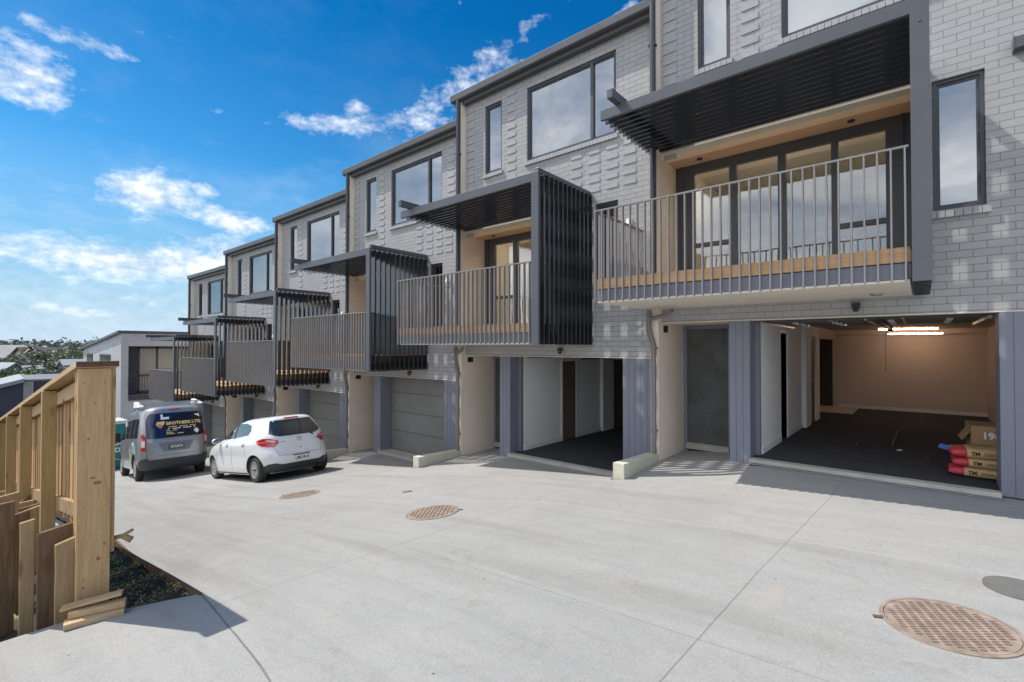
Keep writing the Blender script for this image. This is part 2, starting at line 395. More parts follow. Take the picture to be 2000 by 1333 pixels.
M['drive']=concrete('driveway_concrete',CB,[(-1.25,-1,-1.02,4.2,.006,.6),(-1.02,4.2,-.80,7.6,.006,.66),(-4.35,1.4,-3.84,6.2,.006,.68),(-9.2,1.4,-8.9,6.4,.012,.6),(-13.8,1.4,-13.6,6.4,.014,.6),(-18.5,1.4,-18.4,6.4,.014,.6),
   (-26,4.0,-6.6,4.15,.03,1.3),(-6.6,4.15,-3.7,5.08,.035,1.3),(-3.7,5.08,1.8,5.2,.03,1.3),(-4.75,1.44,-3.1,1.27,.009,.5),(-3.1,1.27,-1,.95,.009,.55),(-9,2.95,-4.4,3.3,.008,.75),(-4.0,3.05,6,3.0,.007,.78)])
M['slab']=M['drive']
M['conc_plain']=mat('threshold_concrete',(.50,.47,.41),.85,var=.12,scale=4,bump=.002,fine=.15)
M['rust']=mat('rusty_cast_iron',(.295,.22,.17),.8,var=.22,scale=9,bump=.002,c2=(.38,.295,.235),fine=.2)
M['slot']=mat('manhole_recess',(.13,.085,.06),.9,var=.3,scale=20)
M['oval']=mat('smooth_cover_grey',(.17,.165,.15),.7,var=.12,scale=8,fine=.1)
M['soil']=mat('dark_soil',(.058,.043,.031),.95,var=.5,scale=9,bump=.03,bscale=22,fine=.4)
M['grass']=mat('far_grass',(.10,.13,.05),.95,var=.35,scale=.05,fine=.3)
def leafmat(name,a,b_):
    m,t,b=newmat(name)
    oi=t.node('ShaderNodeTexCoord').outputs['Object']; n=t.noise(oi,1.1,3,.6); n2=t.noise(oi,11,2,.6)
    c=t.mix(t.rng(t.m('ADD',t.m('MULTIPLY',n,.5),t.m('MULTIPLY',n2,.5)),.38,.62),a,b_)
    t.l.new(c,b.inputs['Base Color']); b.inputs['Roughness'].default_value=.6; b.inputs['Specular IOR Level'].default_value=.3
    b.inputs['Subsurface Weight'].default_value=0
    return m
M['leaf_olive']=leafmat('olive_foliage',(.10,.115,.07),(.25,.27,.17))  # greyed to put distance haze into the leaf colour
M['leaf_green']=leafmat('green_foliage',(.06,.11,.02),(.16,.25,.05))
M['leaf_grey']=leafmat('grey_green_foliage',(.11,.125,.10),(.25,.265,.21))  # greyed and lightened, distance haze painted into the leaf colour
M['leaf_yellow']=leafmat('yellow_green_foliage',(.25,.30,.03),(.45,.48,.08))
M['leaf_cover']=leafmat('ground_cover_foliage',(.17,.21,.06),(.42,.44,.18))
M['bark']=mat('bark',(.13,.10,.075),.9,var=.3,scale=6,bump=.02,bscale=20)
# ------------------------------------------------------------------ terrain
WH=4.841; SH=.61
_zl=lerp([-60,-45,-32,-22,-19,-12.1,-8.3,-4.8,-3.4,0,2,9,20],[-7.6,-6.0,-4.2,-2.82,-2.4,-1.45,-.86,-.39,-.24,0,.10,.35,.7])
def zlane(x): return (_zl(x-.8)+2*_zl(x)+_zl(x+.8)+_zl(x-.4)+_zl(x+.4))/6
fap=lerp([-3.412,-2.2,-1.9,1.2],[-.2,-.07,-.015,-.02])
def grid(fn,xs,ys,M_):
    mb=MB(); nx=len(xs)
    for y in ys:
        for x in xs: mb.v.append((x,y,fn(x,y)))
    for j in range(len(ys)-1):
        for i in range(nx-1):
            a=j*nx+i; mb.f.append((a,a+1,a+nx+1,a+nx)); mb.mi.append(0)
    return mb
def fr(a,b,s):
    n=max(1,int(round((b-a)/s))); return [a+(b-a)*i/n for i in range(n+1)]
# main lane incl. slab, one sheet; left boundary follows the garden bed edge
mb=MB()
def bedy(x): return lerp([-40,-8.2,-7.06,-5.93,-4.75],[1.6,1.5,1.43,1.44,1.44])(x)
xs=fr(-34,-4.75,.4); ny=22
def addstrip(xs,ya,yb,fn,n,mb):
    base=len(mb.v)
    for x in xs:
        a=ya(x); b=yb(x)
        for j in range(n+1):
            y=a+(b-a)*j/n; mb.v.append((x,y,fn(x,y)))
    for i in range(len(xs)-1):
        for j in range(n):
            p=base+i*(n+1)+j; mb.f.append((p,p+n+1,p+n+2,p+1)); mb.mi.append(0)
addstrip(xs,bedy,lambda x:6.55,lambda x,y:zlane(x),18,mb)
xs2=fr(-4.75,12,.3)
addstrip(xs2,lambda x:1.44,lambda x:6.55,lambda x,y:zlane(x),18,mb)
# slab in front of the fence
addstrip(fr(-5.2,-4.75,.075),lambda x:-9.0,lambda x:.66+(x+5.2)*(1.44-.66)/.45,lambda x,y:zlane(x),20,mb)
addstrip(fr(-4.75,12,.3),lambda x:-9.0,lambda x:1.44,lambda x,y:zlane(x),12,mb)
# aprons
def smooth(t): t=max(0,min(1,t)); return t*t*(3-2*t)
def apron(x,y,h):
    lx=x+(h-1)*WH
    return zlane(x)+( -(h-1)*SH+fap(lx)-zlane(x))*smooth((y-6.55)/1.4)
for h in range(1,7):
    x0=-3.412-(h-1)*WH; x1=1.21-(h-1)*WH
    addstrip(fr(x0-.03,x1,.2),lambda x:6.55,lambda x:9.1,lambda x,y:apron(x,y,h),14,mb)
addstrip(fr(1.21,12,.4),lambda x:6.55,lambda x:8.2,lambda x,y:zlane(x)+(0-.0)*0,6,mb)
addstrip(fr(-34,-3.44-5*WH,.4),lambda x:6.55,lambda x:9.5,lambda x,y:zlane(x),6,mb)
drive=build('driveway',mb,M['drive'],smooth=True,fix=True); tag(drive,kind='structure')
for p in drive.data.polygons:
    pass
# far terrain sheet
tf=lerp([-600,-260,-170,-130,-90,-60,-30,-10,0,60],[2.0,.9,-.8,-4.0,-9.0,-10.5,-8.0,-4.2,-2.4,-1.5])
def terr(x,y):
    z=tf(x)
    if x<-40: z+=.8*math.sin(y*.05+x*.03)+.5*math.sin(y*.11)
    return min(z,zlane(max(-60,x))-1.3) if x>-45 else z
xs=[-600,-500,-420,-350,-300]+fr(-260,-40,10)+fr(-36,60,4)
ys=fr(-400,-60,20)+fr(-50,60,5)+fr(80,600,40)
g=build('ground',grid(terr,xs,ys,None),M['grass'],smooth=True); tag(g,kind='structure')
# soil bank left of the fence
def bank(x,y):
    if y>.5: return zlane(x)-.07
    t=.5-y
    return zlane(x)-.07-.25*min(t,1)-.12*max(0,t-1)+.04*math.sin(x*5)*math.cos(y*4)
b_=build('garden_bank',grid(bank,fr(-34,-5.12,.3),fr(-12,.95,.35),None),M['soil'],smooth=True); tag(b_,kind='structure')
def bed(x,y): return zlane(x)-.045+.02*math.sin(x*9+y*7)+.015*math.sin(x*23)*math.sin(y*19)
mb=MB(); addstrip(fr(-34,-4.6,.12),lambda x:.6,lambda x:min(bedy(x),.72+(max(-5.2,x)+5.2)*0+ (1.44-.72)*min(1,max(0,(x+5.75)/ .001)) if x<-5.2 else max(.62,bedy(x))) ,bed,10,mb)
mb=MB(); addstrip(fr(-34,-5.2,.12),lambda x:.6,bedy,bed,10,mb)
addstrip(fr(-5.2,-4.752,.06),lambda x:.66+(x+5.2)*(1.44-.66)/.448,lambda x:1.44,bed,8,mb)
bo=build('garden_bed',mb,M['soil'],smooth=True); tag(bo,kind='structure')
# bed edging board
mb=MB()
xe=fr(-30,-4.72,.5)
for a,b in zip(xe[:-1],xe[1:]):
    P=[]
    for z0 in (-.12,.012):
        P+= [(a,bedy(a)-.02,zlane(a)+z0),(b,bedy(b)-.02,zlane(b)+z0),(b,bedy(b)+.006,zlane(b)+z0),(a,bedy(a)+.006,zlane(a)+z0)]
    mb.hexa(P)
tag(build('bed_edging',mb,M['rough']),'dark timber edging strip between garden bed and driveway','edging')
# ------------------------------------------------------------------ wall with holes
def wall(mb,x0,x1,z0,z1,y0,y1,holes,mi=0):
    xs=sorted(set([x0,x1]+[max(x0,min(x1,v)) for h in holes for v in h[:2]])); zs=sorted(set([z0,z1]+[max(z0,min(z1,v)) for h in holes for v in h[2:]]))
    def solid(i,j):
        if i<0 or j<0 or i>=len(xs)-1 or j>=len(zs)-1: return False
        cx=(xs[i]+xs[i+1])/2; cz=(zs[j]+zs[j+1])/2
        return not any(h[0]<cx<h[1] and h[2]<cz<h[3] for h in holes)
    for i in range(len(xs)-1):
        for j in range(len(zs)-1):
            if not solid(i,j): continue
            a,b,c,d=xs[i],xs[i+1],zs[j],zs[j+1]
            mb.quad([(a,y0,c),(b,y0,c),(b,y0,d),(a,y0,d)],mi); mb.quad([(a,y1,c),(a,y1,d),(b,y1,d),(b,y1,c)],mi)
            if not solid(i-1,j): mb.quad([(a,y0,c),(a,y0,d),(a,y1,d),(a,y1,c)],mi)
            if not solid(i+1,j): mb.quad([(b,y0,c),(b,y1,c),(b,y1,d),(b,y0,d)],mi)
            if not solid(i,j-1): mb.quad([(a,y0,c),(a,y1,c),(b,y1,c),(b,y0,c)],mi)
            if not solid(i,j+1): mb.quad([(a,y0,d),(b,y0,d),(b,y1,d),(a,y1,d)],mi)
# ------------------------------------------------------------------ townhouse
FX0,FX1=-3.56,-3.412      # party fin
XR=1.281                  # right end of brick
LINT=2.16
RH=.092
def zr(n): return -.03+n*RH      # brick course line n
DK=2.75
WL=(-1.55,.565,zr(69)-.0,zr(86)+.0)   # large window  (z 6.318 .. 7.88)
WS=(-2.78,-2.27,zr(69),zr(86))
WM=(.12,.60,zr(38)-.03,zr(56)-.05)    # small middle window
REC=(-3.412,-.05,DK-.1,5.09)
cache={}
SPLIT={'lintel_angle','skirting','downlight','door_track','door_hinge','support_beam','door_trim','room_wall','ceiling','entry_surround','side_wall','door_sill','building_body'}
def islands(mb):
    par=list(range(len(mb.v)))
    def fd(a):
        while par[a]!=a: par[a]=par[par[a]]; a=par[a]
        return a
    for f in mb.f:
        for q in f[1:]: par[fd(q)]=fd(f[0])
    g={}
    for f,m in zip(mb.f,mb.mi): g.setdefault(fd(f[0]),[]).append((f,m))
    res=[]
    for fs in g.values():
        o=MB(); mp={}
        for f,m in fs:
            for q in f:
                if q not in mp: mp[q]=len(o.v); o.v.append(mb.v[q])
            o.f.append(tuple(mp[q] for q in f)); o.mi.append(m)
        res.append(o)
    return res
def part(name,key,fn,mats,parent,smooth=False,bevel=0,loc=(0,0,0),auto=False):
    if name in SPLIT:
        if key not in cache:
            mb=MB(); fn(mb); cache[key]=[]
            for q in islands(mb):
                me=q.mesh(name,mats,smooth); recalc(me); cache[key].append(me)
        os_=[link(name,me,parent,loc) for me in cache[key]]
        if bevel:
            for o in os_:
                b=o.modifiers.new('bevel','BEVEL'); b.width=bevel; b.segments=2; b.limit_method='ANGLE'
        return os_[0]
    if key not in cache:
        mb=MB(); fn(mb); me=mb.mesh(name,mats,smooth); recalc(me)
        if auto: me.set_sharp_from_angle(angle=R(35))
        cache[key]=me
    o=link(name,cache[key],parent,loc)
    if bevel:
        b=o.modifiers.new('bevel','BEVEL'); b.width=bevel; b.segments=2; b.limit_method='ANGLE'
    return o
def f_brick(mb):
    wall(mb,FX1,XR,LINT,8.14,8.0,8.22,[WL,WS,WM,REC])
def f_proj(mb,right=True,under=True):
    def pb(x,n,L=.24): mb.box(x,x+L,7.988,8.002,zr(n)+.003,zr(n+1)-.003)
    for n in range(60,88,2): pb(-2.10,n)
    for n in range(54,88,2): pb(-3.36,n,.22)
    for n in (range(56,67,2) if under else ()):
        for i,x in enumerate((-.02,.36,.72)+(()if n<60 else (-.42,))):
            if n>=57+0*i: pb(x,n)
    if right:
        for n in range(68,88,2): pb(.80,n)
    for n in (range(26,37,2) if under else ()): pb(.84,n,.22)
def sill(mb,w,d=.0):
    # brick-on-edge sill
    n=int((w[1]-w[0])/.088)
    for i in range(n+2):
        a=w[0]-.045+i*(w[1]-w[0]+.09)/(n+2); b=w[0]-.045+(i+1)*(w[1]-w[0]+.09)/(n+2)-.006
        mb.hexa([(a,7.955,w[2]-.10),(b,7.955,w[2]-.10),(b,8.12,w[2]-.10),(a,8.12,w[2]-.10),(a,7.955,w[2]-.022),(b,7.955,w[2]-.022),(b,8.12,w[2]+.004),(a,8.12,w[2]+.004)])
def fr_win(mb,w,mull=(),t=.045,y0=8.035,y1=8.11,trans=()):
    a,b,c,d=w
    mb.box(a,a+t,y0,y1,c,d); mb.box(b-t,b,y0,y1,c,d); mb.box(a+t,b-t,y0,y1,c,c+t); mb.box(a+t,b-t,y0,y1,d-t,d)
    for x in mull: mb.box(x-.03,x+.03,y0-.004,y1,c+t,d-t)
    for x0,x1,z in trans: mb.box(x0,x1,y0-.002,y1,z-.03,z+.03)
    # sash lines
    e=.028
    mb.box(a+t,a+t+e,y0+.02,y1,c+t,d-t); mb.box(b-t-e,b-t,y0+.02,y1,c+t,d-t)
    mb.box(a+t,b-t,y0+.022,y1,c+t,c+t+e); mb.box(a+t,b-t,y0+.022,y1,d-t-e,d-t)
def make_window(w,key,parent,mull=()):
    o=part('window',key,lambda mb:fr_win(mb,w,mull),M['frame'],parent)
    part('pane',key+'p',lambda mb:mb.quad([(w[0]+.03,8.075,w[2]+.03),(w[1]-.03,8.075,w[2]+.03),(w[1]-.03,8.075,w[3]-.03),(w[0]+.03,8.075,w[3]-.03)]),M['glass'],o)
    part('sill',key+'s',lambda mb:sill(mb,w),M['brick_plain'],o)
    return o
BY=6.273; BXL=-3.72; BXR=-.085; SXO=.084
NF=13
FY=[BY+ (7.93-BY)*i/(NF-1) for i in range(NF)]
def clad(mb,x0,x1,y0,y1,z0,z1,face='y'):
    # vertical boards 0.105 wide with grooves
    if face=='y':
        n=max(1,round((x1-x0)/.115)); s=(x1-x0)/n
        mb.box(x0,x1,y0+.008,y1,z0,z1)
        for i in range(n): mb.box(x0+i*s+.003,x0+(i+1)*s-.003,y0,y0+.008,z0,z1)
    else:
        n=max(1,round((y1-y0)/.115)); s=(y1-y0)/n
        mb.box(x0,x1-.008,y0,y1,z0,z1)
        for i in range(n): mb.box(x1-.008,x1,y0+i*s+.003,y0+(i+1)*s-.003,z0,z1)
def garage_door_mesh(mb):
    z0=.05; hh=(LINT+.06-z0)/4
    for i in range(4):
        a=z0+i*hh; mb.box(-2.0,.69,8.36,8.40,a+.004,a+hh-.004)
        mb.box(-1.99,.68,8.352,8.36,a+.02,a+hh-.02)
def interior(h,hs):
    y1=16.45
    zc=2.2
    lw=part('interior_wall','iw_left%d'%h,lambda mb:(
        wallX(mb,-1.95,8.36,11.75,.03,zc,[(9.82,10.28,-1,2.0)] if h==1 else [(9.9,10.5,-1,2.0)]),
        mb.box(-2.05,-1.86,11.75,11.85,.03,zc),
        wallX(mb,-1.86,11.85,13.5,.03,zc,[(12.35,13.05,-1,1.98)]),
        mb.box(-3.3,-1.95,13.5,13.6,.03,zc)),M['whitewall'],hs)
    part('skirting','isk%d'%h,lambda mb:[mb.box(-1.95,-1.932,a,b,.04,.14) for a,b in (((8.4,9.76),(10.36,11.76)) if h==1 else ((8.4,9.84),(10.56,11.76)))]+[mb.box(-1.8,XR-.08,y1-.018,y1,.04,.13)],M['white'],lw)
    part('back_wall','iw_back',lambda mb:(mb.box(-3.4,XR+.06,y1,y1+.12,.0,2.08),mb.box(-1.9,XR+.06,y1-.35,y1+.12,2.08,zc+.1),mb.box(-2.3,-1.86,13.6,y1,1.95,zc)),M['beigewall'],hs)
    part('side_wall','iw_right',lambda mb:mb.box(XR-.08,XR+.04,8.42,y1,.0,zc+.1),M['beigewall'],hs)
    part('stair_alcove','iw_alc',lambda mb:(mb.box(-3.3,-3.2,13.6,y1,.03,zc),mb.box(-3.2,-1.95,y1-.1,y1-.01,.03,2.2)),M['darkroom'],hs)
    part('alcove_floor','iw_alf',lambda mb:mb.box(-3.2,-1.35,14.9,y1-.1,.04,.065),M['beigewall'],hs)
    part('garage_ceiling','iw_ceil',lambda mb:mb.box(-3.4,XR+.06,8.26,y1+.1,zc,zc+.1),M['beigewall'],hs)
    gf=part('garage_floor','iw_floor',lambda mb:(mb.box(-2.01,XR-.13,8.06,9.12,-.1,.04),mb.box(-3.4,XR+.06,9.12,y1+.1,-.1,.04)),M['carpet'],hs)
    # doors and trims in the left wall
    if h==1:
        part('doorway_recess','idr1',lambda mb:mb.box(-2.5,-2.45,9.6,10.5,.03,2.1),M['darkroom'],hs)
        part('door_trim','idt1',lambda mb:(mb.box(-2.05,-1.925,10.28,10.35,.04,2.02),mb.box(-2.05,-1.93,9.78,10.28,1.99,2.05)),M['white'],hs)
    else:
        d=part('interior_door','idoor2',lambda mb:mb.box(-2.02,-1.975,9.9,10.5,.04,2.0),M['browndoor'],hs)
        part('handle','idoor2h',lambda mb:(mb.tube([(-1.975,10.42,1.0),(-1.92,10.42,1.0)],.012,8),mb.tube([(-1.925,10.43,1.0),(-1.925,10.31,1.0)],.01,8)),M['black'],d)
        part('door_trim','idt2',lambda mb:(mb.box(-2.05,-1.925,10.5,10.57,.04,2.02),mb.box(-2.05,-1.93,9.84,9.9,.04,2.02),mb.box(-2.05,-1.93,9.9,10.5,2.0,2.05)),M['white'],hs)
    d=part('interior_door','idoor%d'%3,lambda mb:mb.box(-1.94,-1.90,12.35,13.05,.04,1.98),M['browndoor'],hs)
    part('handle','idoor3h',lambda mb:(mb.tube([(-1.90,12.45,1.0),(-1.84,12.45,1.0)],.012,8),mb.tube([(-1.845,12.44,1.0),(-1.845,12.56,1.0)],.01,8)),M['galv'],d)
    part('light_switch','isw',lambda mb:mb.box(-1.95,-1.94,10.55,10.62,1.0,1.12),M['white'],hs)
    part('door_jamb','jamb',lambda mb:(mb.box(-2.012,-1.943,8.28,8.358,.04,zc)),M['clad'],hs)
    # raised sectional door on its tracks
    gd=part('garage_door','gd_up',lambda mb:[mb.box(-1.94,.66,8.62+i*.53,8.62+i*.53+.52,2.145,2.185) for i in range(4)],M['door'],hs)
    part('door_track','gd_track',lambda mb:[mb.box(x-.02,x+.02,8.5,10.9,2.10,2.14) for x in (-1.93,.66)]+[mb.box(x-.015,x+.015,8.6,10.7,2.125,2.145) for x in (-1.05,-.62,-.2)],M['galv'],gd)
    part('door_hinge','gd_hinge',lambda mb:[mb.box(x-.035,x+.035,8.62+i*.53-.05,8.62+i*.53+.05,2.11,2.146) for i in range(1,4) for x in (-1.6,-1.05,-.35,.3)],M['galv'],gd)
    part('opener_motor','gd_motor',lambda mb:(mb.box(-.5,-.46,8.45,12.2,2.09,2.12),mb.box(-.52,-.44,12.2,12.4,2.06,2.16)),M['black'],gd)
    for i,(x0,x1,y,z) in enumerate(((-.79,.28,14.5,2.175),(-.66,.39,15.7,2.09))):
        if h==1:
            tl=part('tube_light','tube%d'%i,lambda mb:mb.tube([(x0,y,z-.012),(x1,y,z-.012)],.014,8),M['tube'],hs)
            part('tube_housing','tubeh%d'%i,lambda mb:mb.box(x0-.02,x1+.02,y-.03,y+.03,z+.004,z+.03),M['white'],tl)
def wallX(mb,x,y0,y1,z0,z1,holes):
    # wall in the y-z plane, 0.1 thick towards -x
    ys=sorted(set([y0,y1]+[v for h in holes for v in h[:2]]))
    for a,b in zip(ys[:-1],ys[1:]):
        c=(a+b)/2; hh=[h for h in holes if h[0]<c<h[1]]
        if hh: mb.box(x-.1,x,a,b,hh[0][3],z1)
        else: mb.box(x-.1,x,a,b,z0,z1)
def house(h,label):
    off=Vector((-(h-1)*WH,0,-(h-1)*SH)); base=Vector((-1.15,8.0,-.2))
    root=empty('townhouse',off+base); tag(root,label,'townhouse','stepped row of grey brick townhouses')
    hs=root; L=tuple(-base)
    P=lambda name,key,fn,m,par=None,**k: part(name,key,fn,m,par or hs,loc=(L if par is None else (0,0,0)),**k)
    wl=P('brick_wall','brick',f_brick,M['brick'])
    P('projecting_bricks','proj' if h>2 else 'proj%d'%h,(lambda mb:f_proj(mb,h>2,h>1)),M['brick_plain'],wl)
    P('lintel_angle','lintel',lambda mb:(mb.box(FX1,XR-.002,7.985,8.21,LINT-.014,LINT-.002),mb.box(FX1+.002,-.052,7.992,8.218,4.985,5.088)),M['render'],wl)
    # party wall fin and building body
    P('party_wall','fin',lambda mb:(mb.box(FX0+.003,FX1,7.857,9.3,-1.6,8.16),mb.box(FX0-.0+.003,FX1-.002,9.3,17,-1.6,8.1)),M['render'],bevel=.004)
    P('building_body','body',lambda mb:(mb.box(FX1,XR,16.57,17,-1.4,8.1),mb.box(FX1,XR,8.25,8.27,2.17,2.45),mb.box(FX1,XR,8.22,17,5.22,5.36),mb.box(FX1,XR,8.22,17,2.31,2.44),mb.box(XR,XR+.02,8.02,17,-1.4,8.1),mb.box(FX1,XR,12.9,13.0,5.36,8.1)),M['whitewall'])
    P('ceiling','ceil',lambda mb:(mb.box(FX1+.005,XR-.005,8.23,12.9,7.98,8.05),mb.box(FX1+.005,XR-.005,8.73,16.5,5.12,5.2)),M['whitewall'])
    P('room_wall','room',lambda mb:(mb.box(FX1,FX1+.05,8.75,16.5,2.8,5.1),mb.box(XR-.05,XR-.003,8.3,16.5,2.8,5.1),mb.box(FX1+.06,XR-.06,8.75,16.5,2.64,2.70)),M['roomwall'])
    if h<=2: P('tube_light','room_fill_tube',lambda mb:mb.tube([(-2.9,8.98,5.04),(-.5,8.98,5.04)],.014,8),M['room_fill_tube'])  # unseen tube added behind the door header to brighten the room
    # roof
    rf=P('roof','roof',lambda mb:mb.hexa([(-3.64,7.86,8.14),(XR+.06,7.86,8.14),(XR+.06,17.2,8.5),(-3.64,17.2,8.5),(-3.64,7.86,8.3),(XR+.06,7.86,8.3),(XR+.06,17.2,8.66),(-3.64,17.2,8.66)]),M['fascia'])
    def gut(mb):
        prof=[(7.86,8.175),(7.775,8.18),(7.755,8.20),(7.745,8.335),(7.765,8.352),(7.80,8.345),(7.80,8.33),(7.86,8.33)]
        mb.prism(prof,'x',-3.70,XR+.09)
        mb.box(-3.66,XR+.06,7.862,8.0,8.10,8.16)
    P('gutter','gutter',gut,M['fascia'],rf,bevel=.004)
    # windows
    make_window(WL,'WL',hs,(.027,)).location=L
    make_window(WS,'WS',hs).location=L
    make_window(WM,'WM',hs).location=L
    # upper recess
    P('recess_soffit','recs',lambda mb:mb.box(FX1,-.05,8.22,8.72,5.0,5.1),M['brownsoffit'])
    P('recess_reveal','recr',lambda mb:mb.box(-.05,.02,8.21,8.8,2.6,5.0),M['frame'])
    dl=P('downlight','dlight',lambda mb:[mb.lathe([(.001,4.985),(.045,4.985),(.05,4.999)],seg=20,c=(x,8.42,0)) for x in (-2.9,-.75)],M['black'])
    def sdoor(mb):
        y0,y1=8.64,8.72; zb=DK-.02; zt=5.0
        mb.box(-3.41,-3.14,y0,y1,zb,zt); mb.box(-.31,-.05,y0,y1,zb,zt); mb.box(-3.14,-.31,y0,y1,zt-.16,zt); mb.box(-3.14,-.31,y0,y1,zb,zb+.06)
        mb.box(-3.30,-3.27,y0-.03,y0,zb,zt); mb.box(-.2,-.17,y0-.03,y0,zb,zt)
        for a,b in ((-3.14,-3.08),(-2.48,-2.37),(-1.74,-1.63),(-1.02,-.93),(-.37,-.31)): mb.box(a,b,y0-.006,y1,zb+.06,zt-.16)
        for a,b in ((-3.08,-2.48),(-.93,-.37)): mb.box(a,b,y0-.002,y1,3.51,3.58)
    sd=P('sliding_door','sdoor',sdoor,M['frame'])
    P('pane','sdoorp',lambda mb:mb.quad([(-3.1,8.69,DK+.02),(-.35,8.69,DK+.02),(-.35,8.69,4.86),(-3.1,8.69,4.86)]),M['glass_door'],sd)
    # balcony
    def slab(mb):
        mb.box(BXL+.03,BXR,BY+.07,8.2,2.57,2.60)
        mb.box(BXL+.02,BXR,BY+.045,BY+.065,2.425,2.585); mb.box(BXL+.02,BXL+.04,BY+.065,8.0,2.425,2.585); mb.box(BXR-.02,BXR,BY+.065,8.0,2.425,2.585)
    bal=P('balcony','slab',slab,M['clad'])
    P('soffit','soff',lambda mb:mb.box(BXL+.025,BXR-.002,BY+.05,7.998,2.398,2.422),M['soffit'],bal)
    def deck(mb):
        n=15; y=BY+.05
        for i in range(n):
            a=y+i*(8.6-y)/n; mb.box(BXL+.03 if a<7.8 else FX1,BXR,a,a+(8.6-y)/n-.006,2.725,2.75)
        mb.box(BXL+.03,BXR+.0,BY+.035,BY+.05,2.60,2.752); mb.box(BXR-.03,BXR+.012,BY+.05,7.98,2.60,2.722); mb.box(BXL+.03,BXL+.05,BY+.05,7.98,2.6,2.722)
        for i in range(9): mb.box(BXL+.1+i*.42,BXL+.145+i*.42,BY+.06,8.5,2.61,2.722)
    P('deck','deck',deck,M['deckwood'],bal)
    def rail(mb):
        n=32
        for i in range(n+1):
            x=BXL+.02+(BXR-.03-BXL-.02)*i/n
            mb.box(x-.008,x+.008,BY-.022,BY+.024,2.40,3.755)
        mb.box(BXL,BXR,BY-.018,BY+.022,3.755,3.775)
        m=14
        for i in range(1,m+1):
            y=BY+(7.93-BY)*i/m; mb.box(BXL,BXL+.038,y-.006,y+.006,2.42,3.755)
        mb.box(BXL,BXL+.04,BY+.022,7.97,3.755,3.775)
    P('railing','rail',rail,M['rail'],bal)
    P('bulkhead_light','ovl',lambda mb:(mb.lathe([(.001,-.03),(.05,-.03),(.062,-.02),(.066,0)],seg=24,c=(-.42,7.4,2.398))),M['galv'],bal)
    # pergola and screen of L shaped fins
    def pframe(mb):
        # heavy front frame: beam + post
        mb.box(-3.60,SXO-.15,BY-.022,BY+.028,5.09,5.242)
        mb.box(SXO-.15,SXO,BY-.022,BY+.028,2.39,5.242)
        mb.tube([(SXO-.075,BY-.03,4.99),(SXO-.075,BY-.02,4.99)],.012,10)
    pg=P('pergola','pframe',pframe,M['steel'],bevel=.003)
    P('support_beam','pbeam',lambda mb:(mb.box(-3.36,-3.27,BY-.26,8.0,5.245,5.37),mb.box(SXO-.14,SXO-.06,BY+.06,8.0,5.245,5.33),mb.box(SXO-.19,SXO-.155,BY+.03,8.0,2.43,2.57)),M['steel'],pg,bevel=.004)
    for i in range(1,NF):
        def fin(mb,y=0):
            mb.box(-3.60,SXO-.15,-.014,.014,5.09,5.242); mb.box(SXO-.15,SXO,-.014,.014,2.39,5.242)
        o=part('fin','pfin',fin,M['fin'],pg); o.location=(0,FY[i],0)
    # ground floor: entry recess, pier, garage opening
    def pier(mb):
        clad(mb,-2.31,-2.01,7.985,8.05,-.05,LINT-.015); mb.box(-2.31,-2.01,8.05,9.0,-.4,LINT-.015)
    P('pier','pier',pier,M['clad'])
    P('pier_base','pierb',lambda mb:mb.box(-2.30,-2.02,7.99,8.2,-.4,-.05),M['conc_plain'])
    P('pier','pier2',lambda mb:(clad(mb,.69,XR-.0,7.985,8.05,0.0,LINT-.015),mb.box(.69,XR,8.05,8.42,-.4,LINT-.015)),M['clad'])
    P('entry_surround','entsur',lambda mb:(mb.box(-3.412,-3.345,8.98,9.06,-.3,LINT-.016),mb.box(-2.62,-2.31,8.98,9.06,-.3,LINT-.016),mb.box(-3.345,-2.62,8.98,9.06,2.07,LINT-.016)),M['clad'])
    ed=P('entry_door','entdoor',lambda mb:(mb.box(-3.345,-2.62,9.01,9.05,-.04,2.07)),M['entry'])
    P('door_sill','entsill',lambda mb:(mb.box(-3.36,-2.6,8.93,9.02,-.14,-.05),mb.box(-3.345,-2.62,8.975,9.01,-.05,-.035)),M['conc_plain'],ed)
    P('porch_ceiling','pceil',lambda mb:mb.box(FX1,-2.31,8.21,9.3,LINT-.016,LINT+.05),M['soffit'])
    th=P('threshold','thresh',lambda mb:mb.box(-2.01,.69,7.90,8.06,-.25,.045),M['conc_plain'],bevel=.006)
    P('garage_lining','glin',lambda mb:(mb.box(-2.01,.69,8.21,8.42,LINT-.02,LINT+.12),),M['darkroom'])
    if h<=2:
        class D: pass
        grp=root
        b4=set(root.children)
        interior(h,root)
        for c in root.children:
            if c not in b4: c.location=L
    else:
        gd=P('garage_door','gdoor',garage_door_mesh,M['door'])
        P('inner_floor','gfl',lambda mb:mb.box(-2.01,.69,8.06,8.5,-.1,.04),M['conc_plain'])
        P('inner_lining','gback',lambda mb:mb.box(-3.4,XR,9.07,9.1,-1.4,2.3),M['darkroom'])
    # pipes
    def pipe(mb):
        x=-3.475
        mb.tube([(x,7.80,8.18),(x,7.80,2.62)],.05,14)
        mb.box(x-.06,x+.06,7.76,7.86,6.9,6.93)
    P('downpipe','pipe1',pipe,M['pipe_dark'],smooth=True,auto=True)
    def pipe2(mb):
        x=-3.56
        mb.tube([(-3.05,7.55,2.33),(-3.16,7.62,2.27),(-3.50,7.78,2.22),(x+.02,7.80,2.20)],.036,12)
        mb.tube([(x,7.80,2.36),(x,7.80,2.06),(x+.03,7.80,1.93),(x+.075,7.80,1.80),(x+.085,7.80,1.7),(x+.085,7.80,-.12)],.042,12)
        for z in (1.72,.32): mb.box(x+.03,x+.14,7.79,7.858,z-.012,z+.012)
    P('downpipe','pipe2',pipe2,M['pipe'],smooth=True,auto=True)
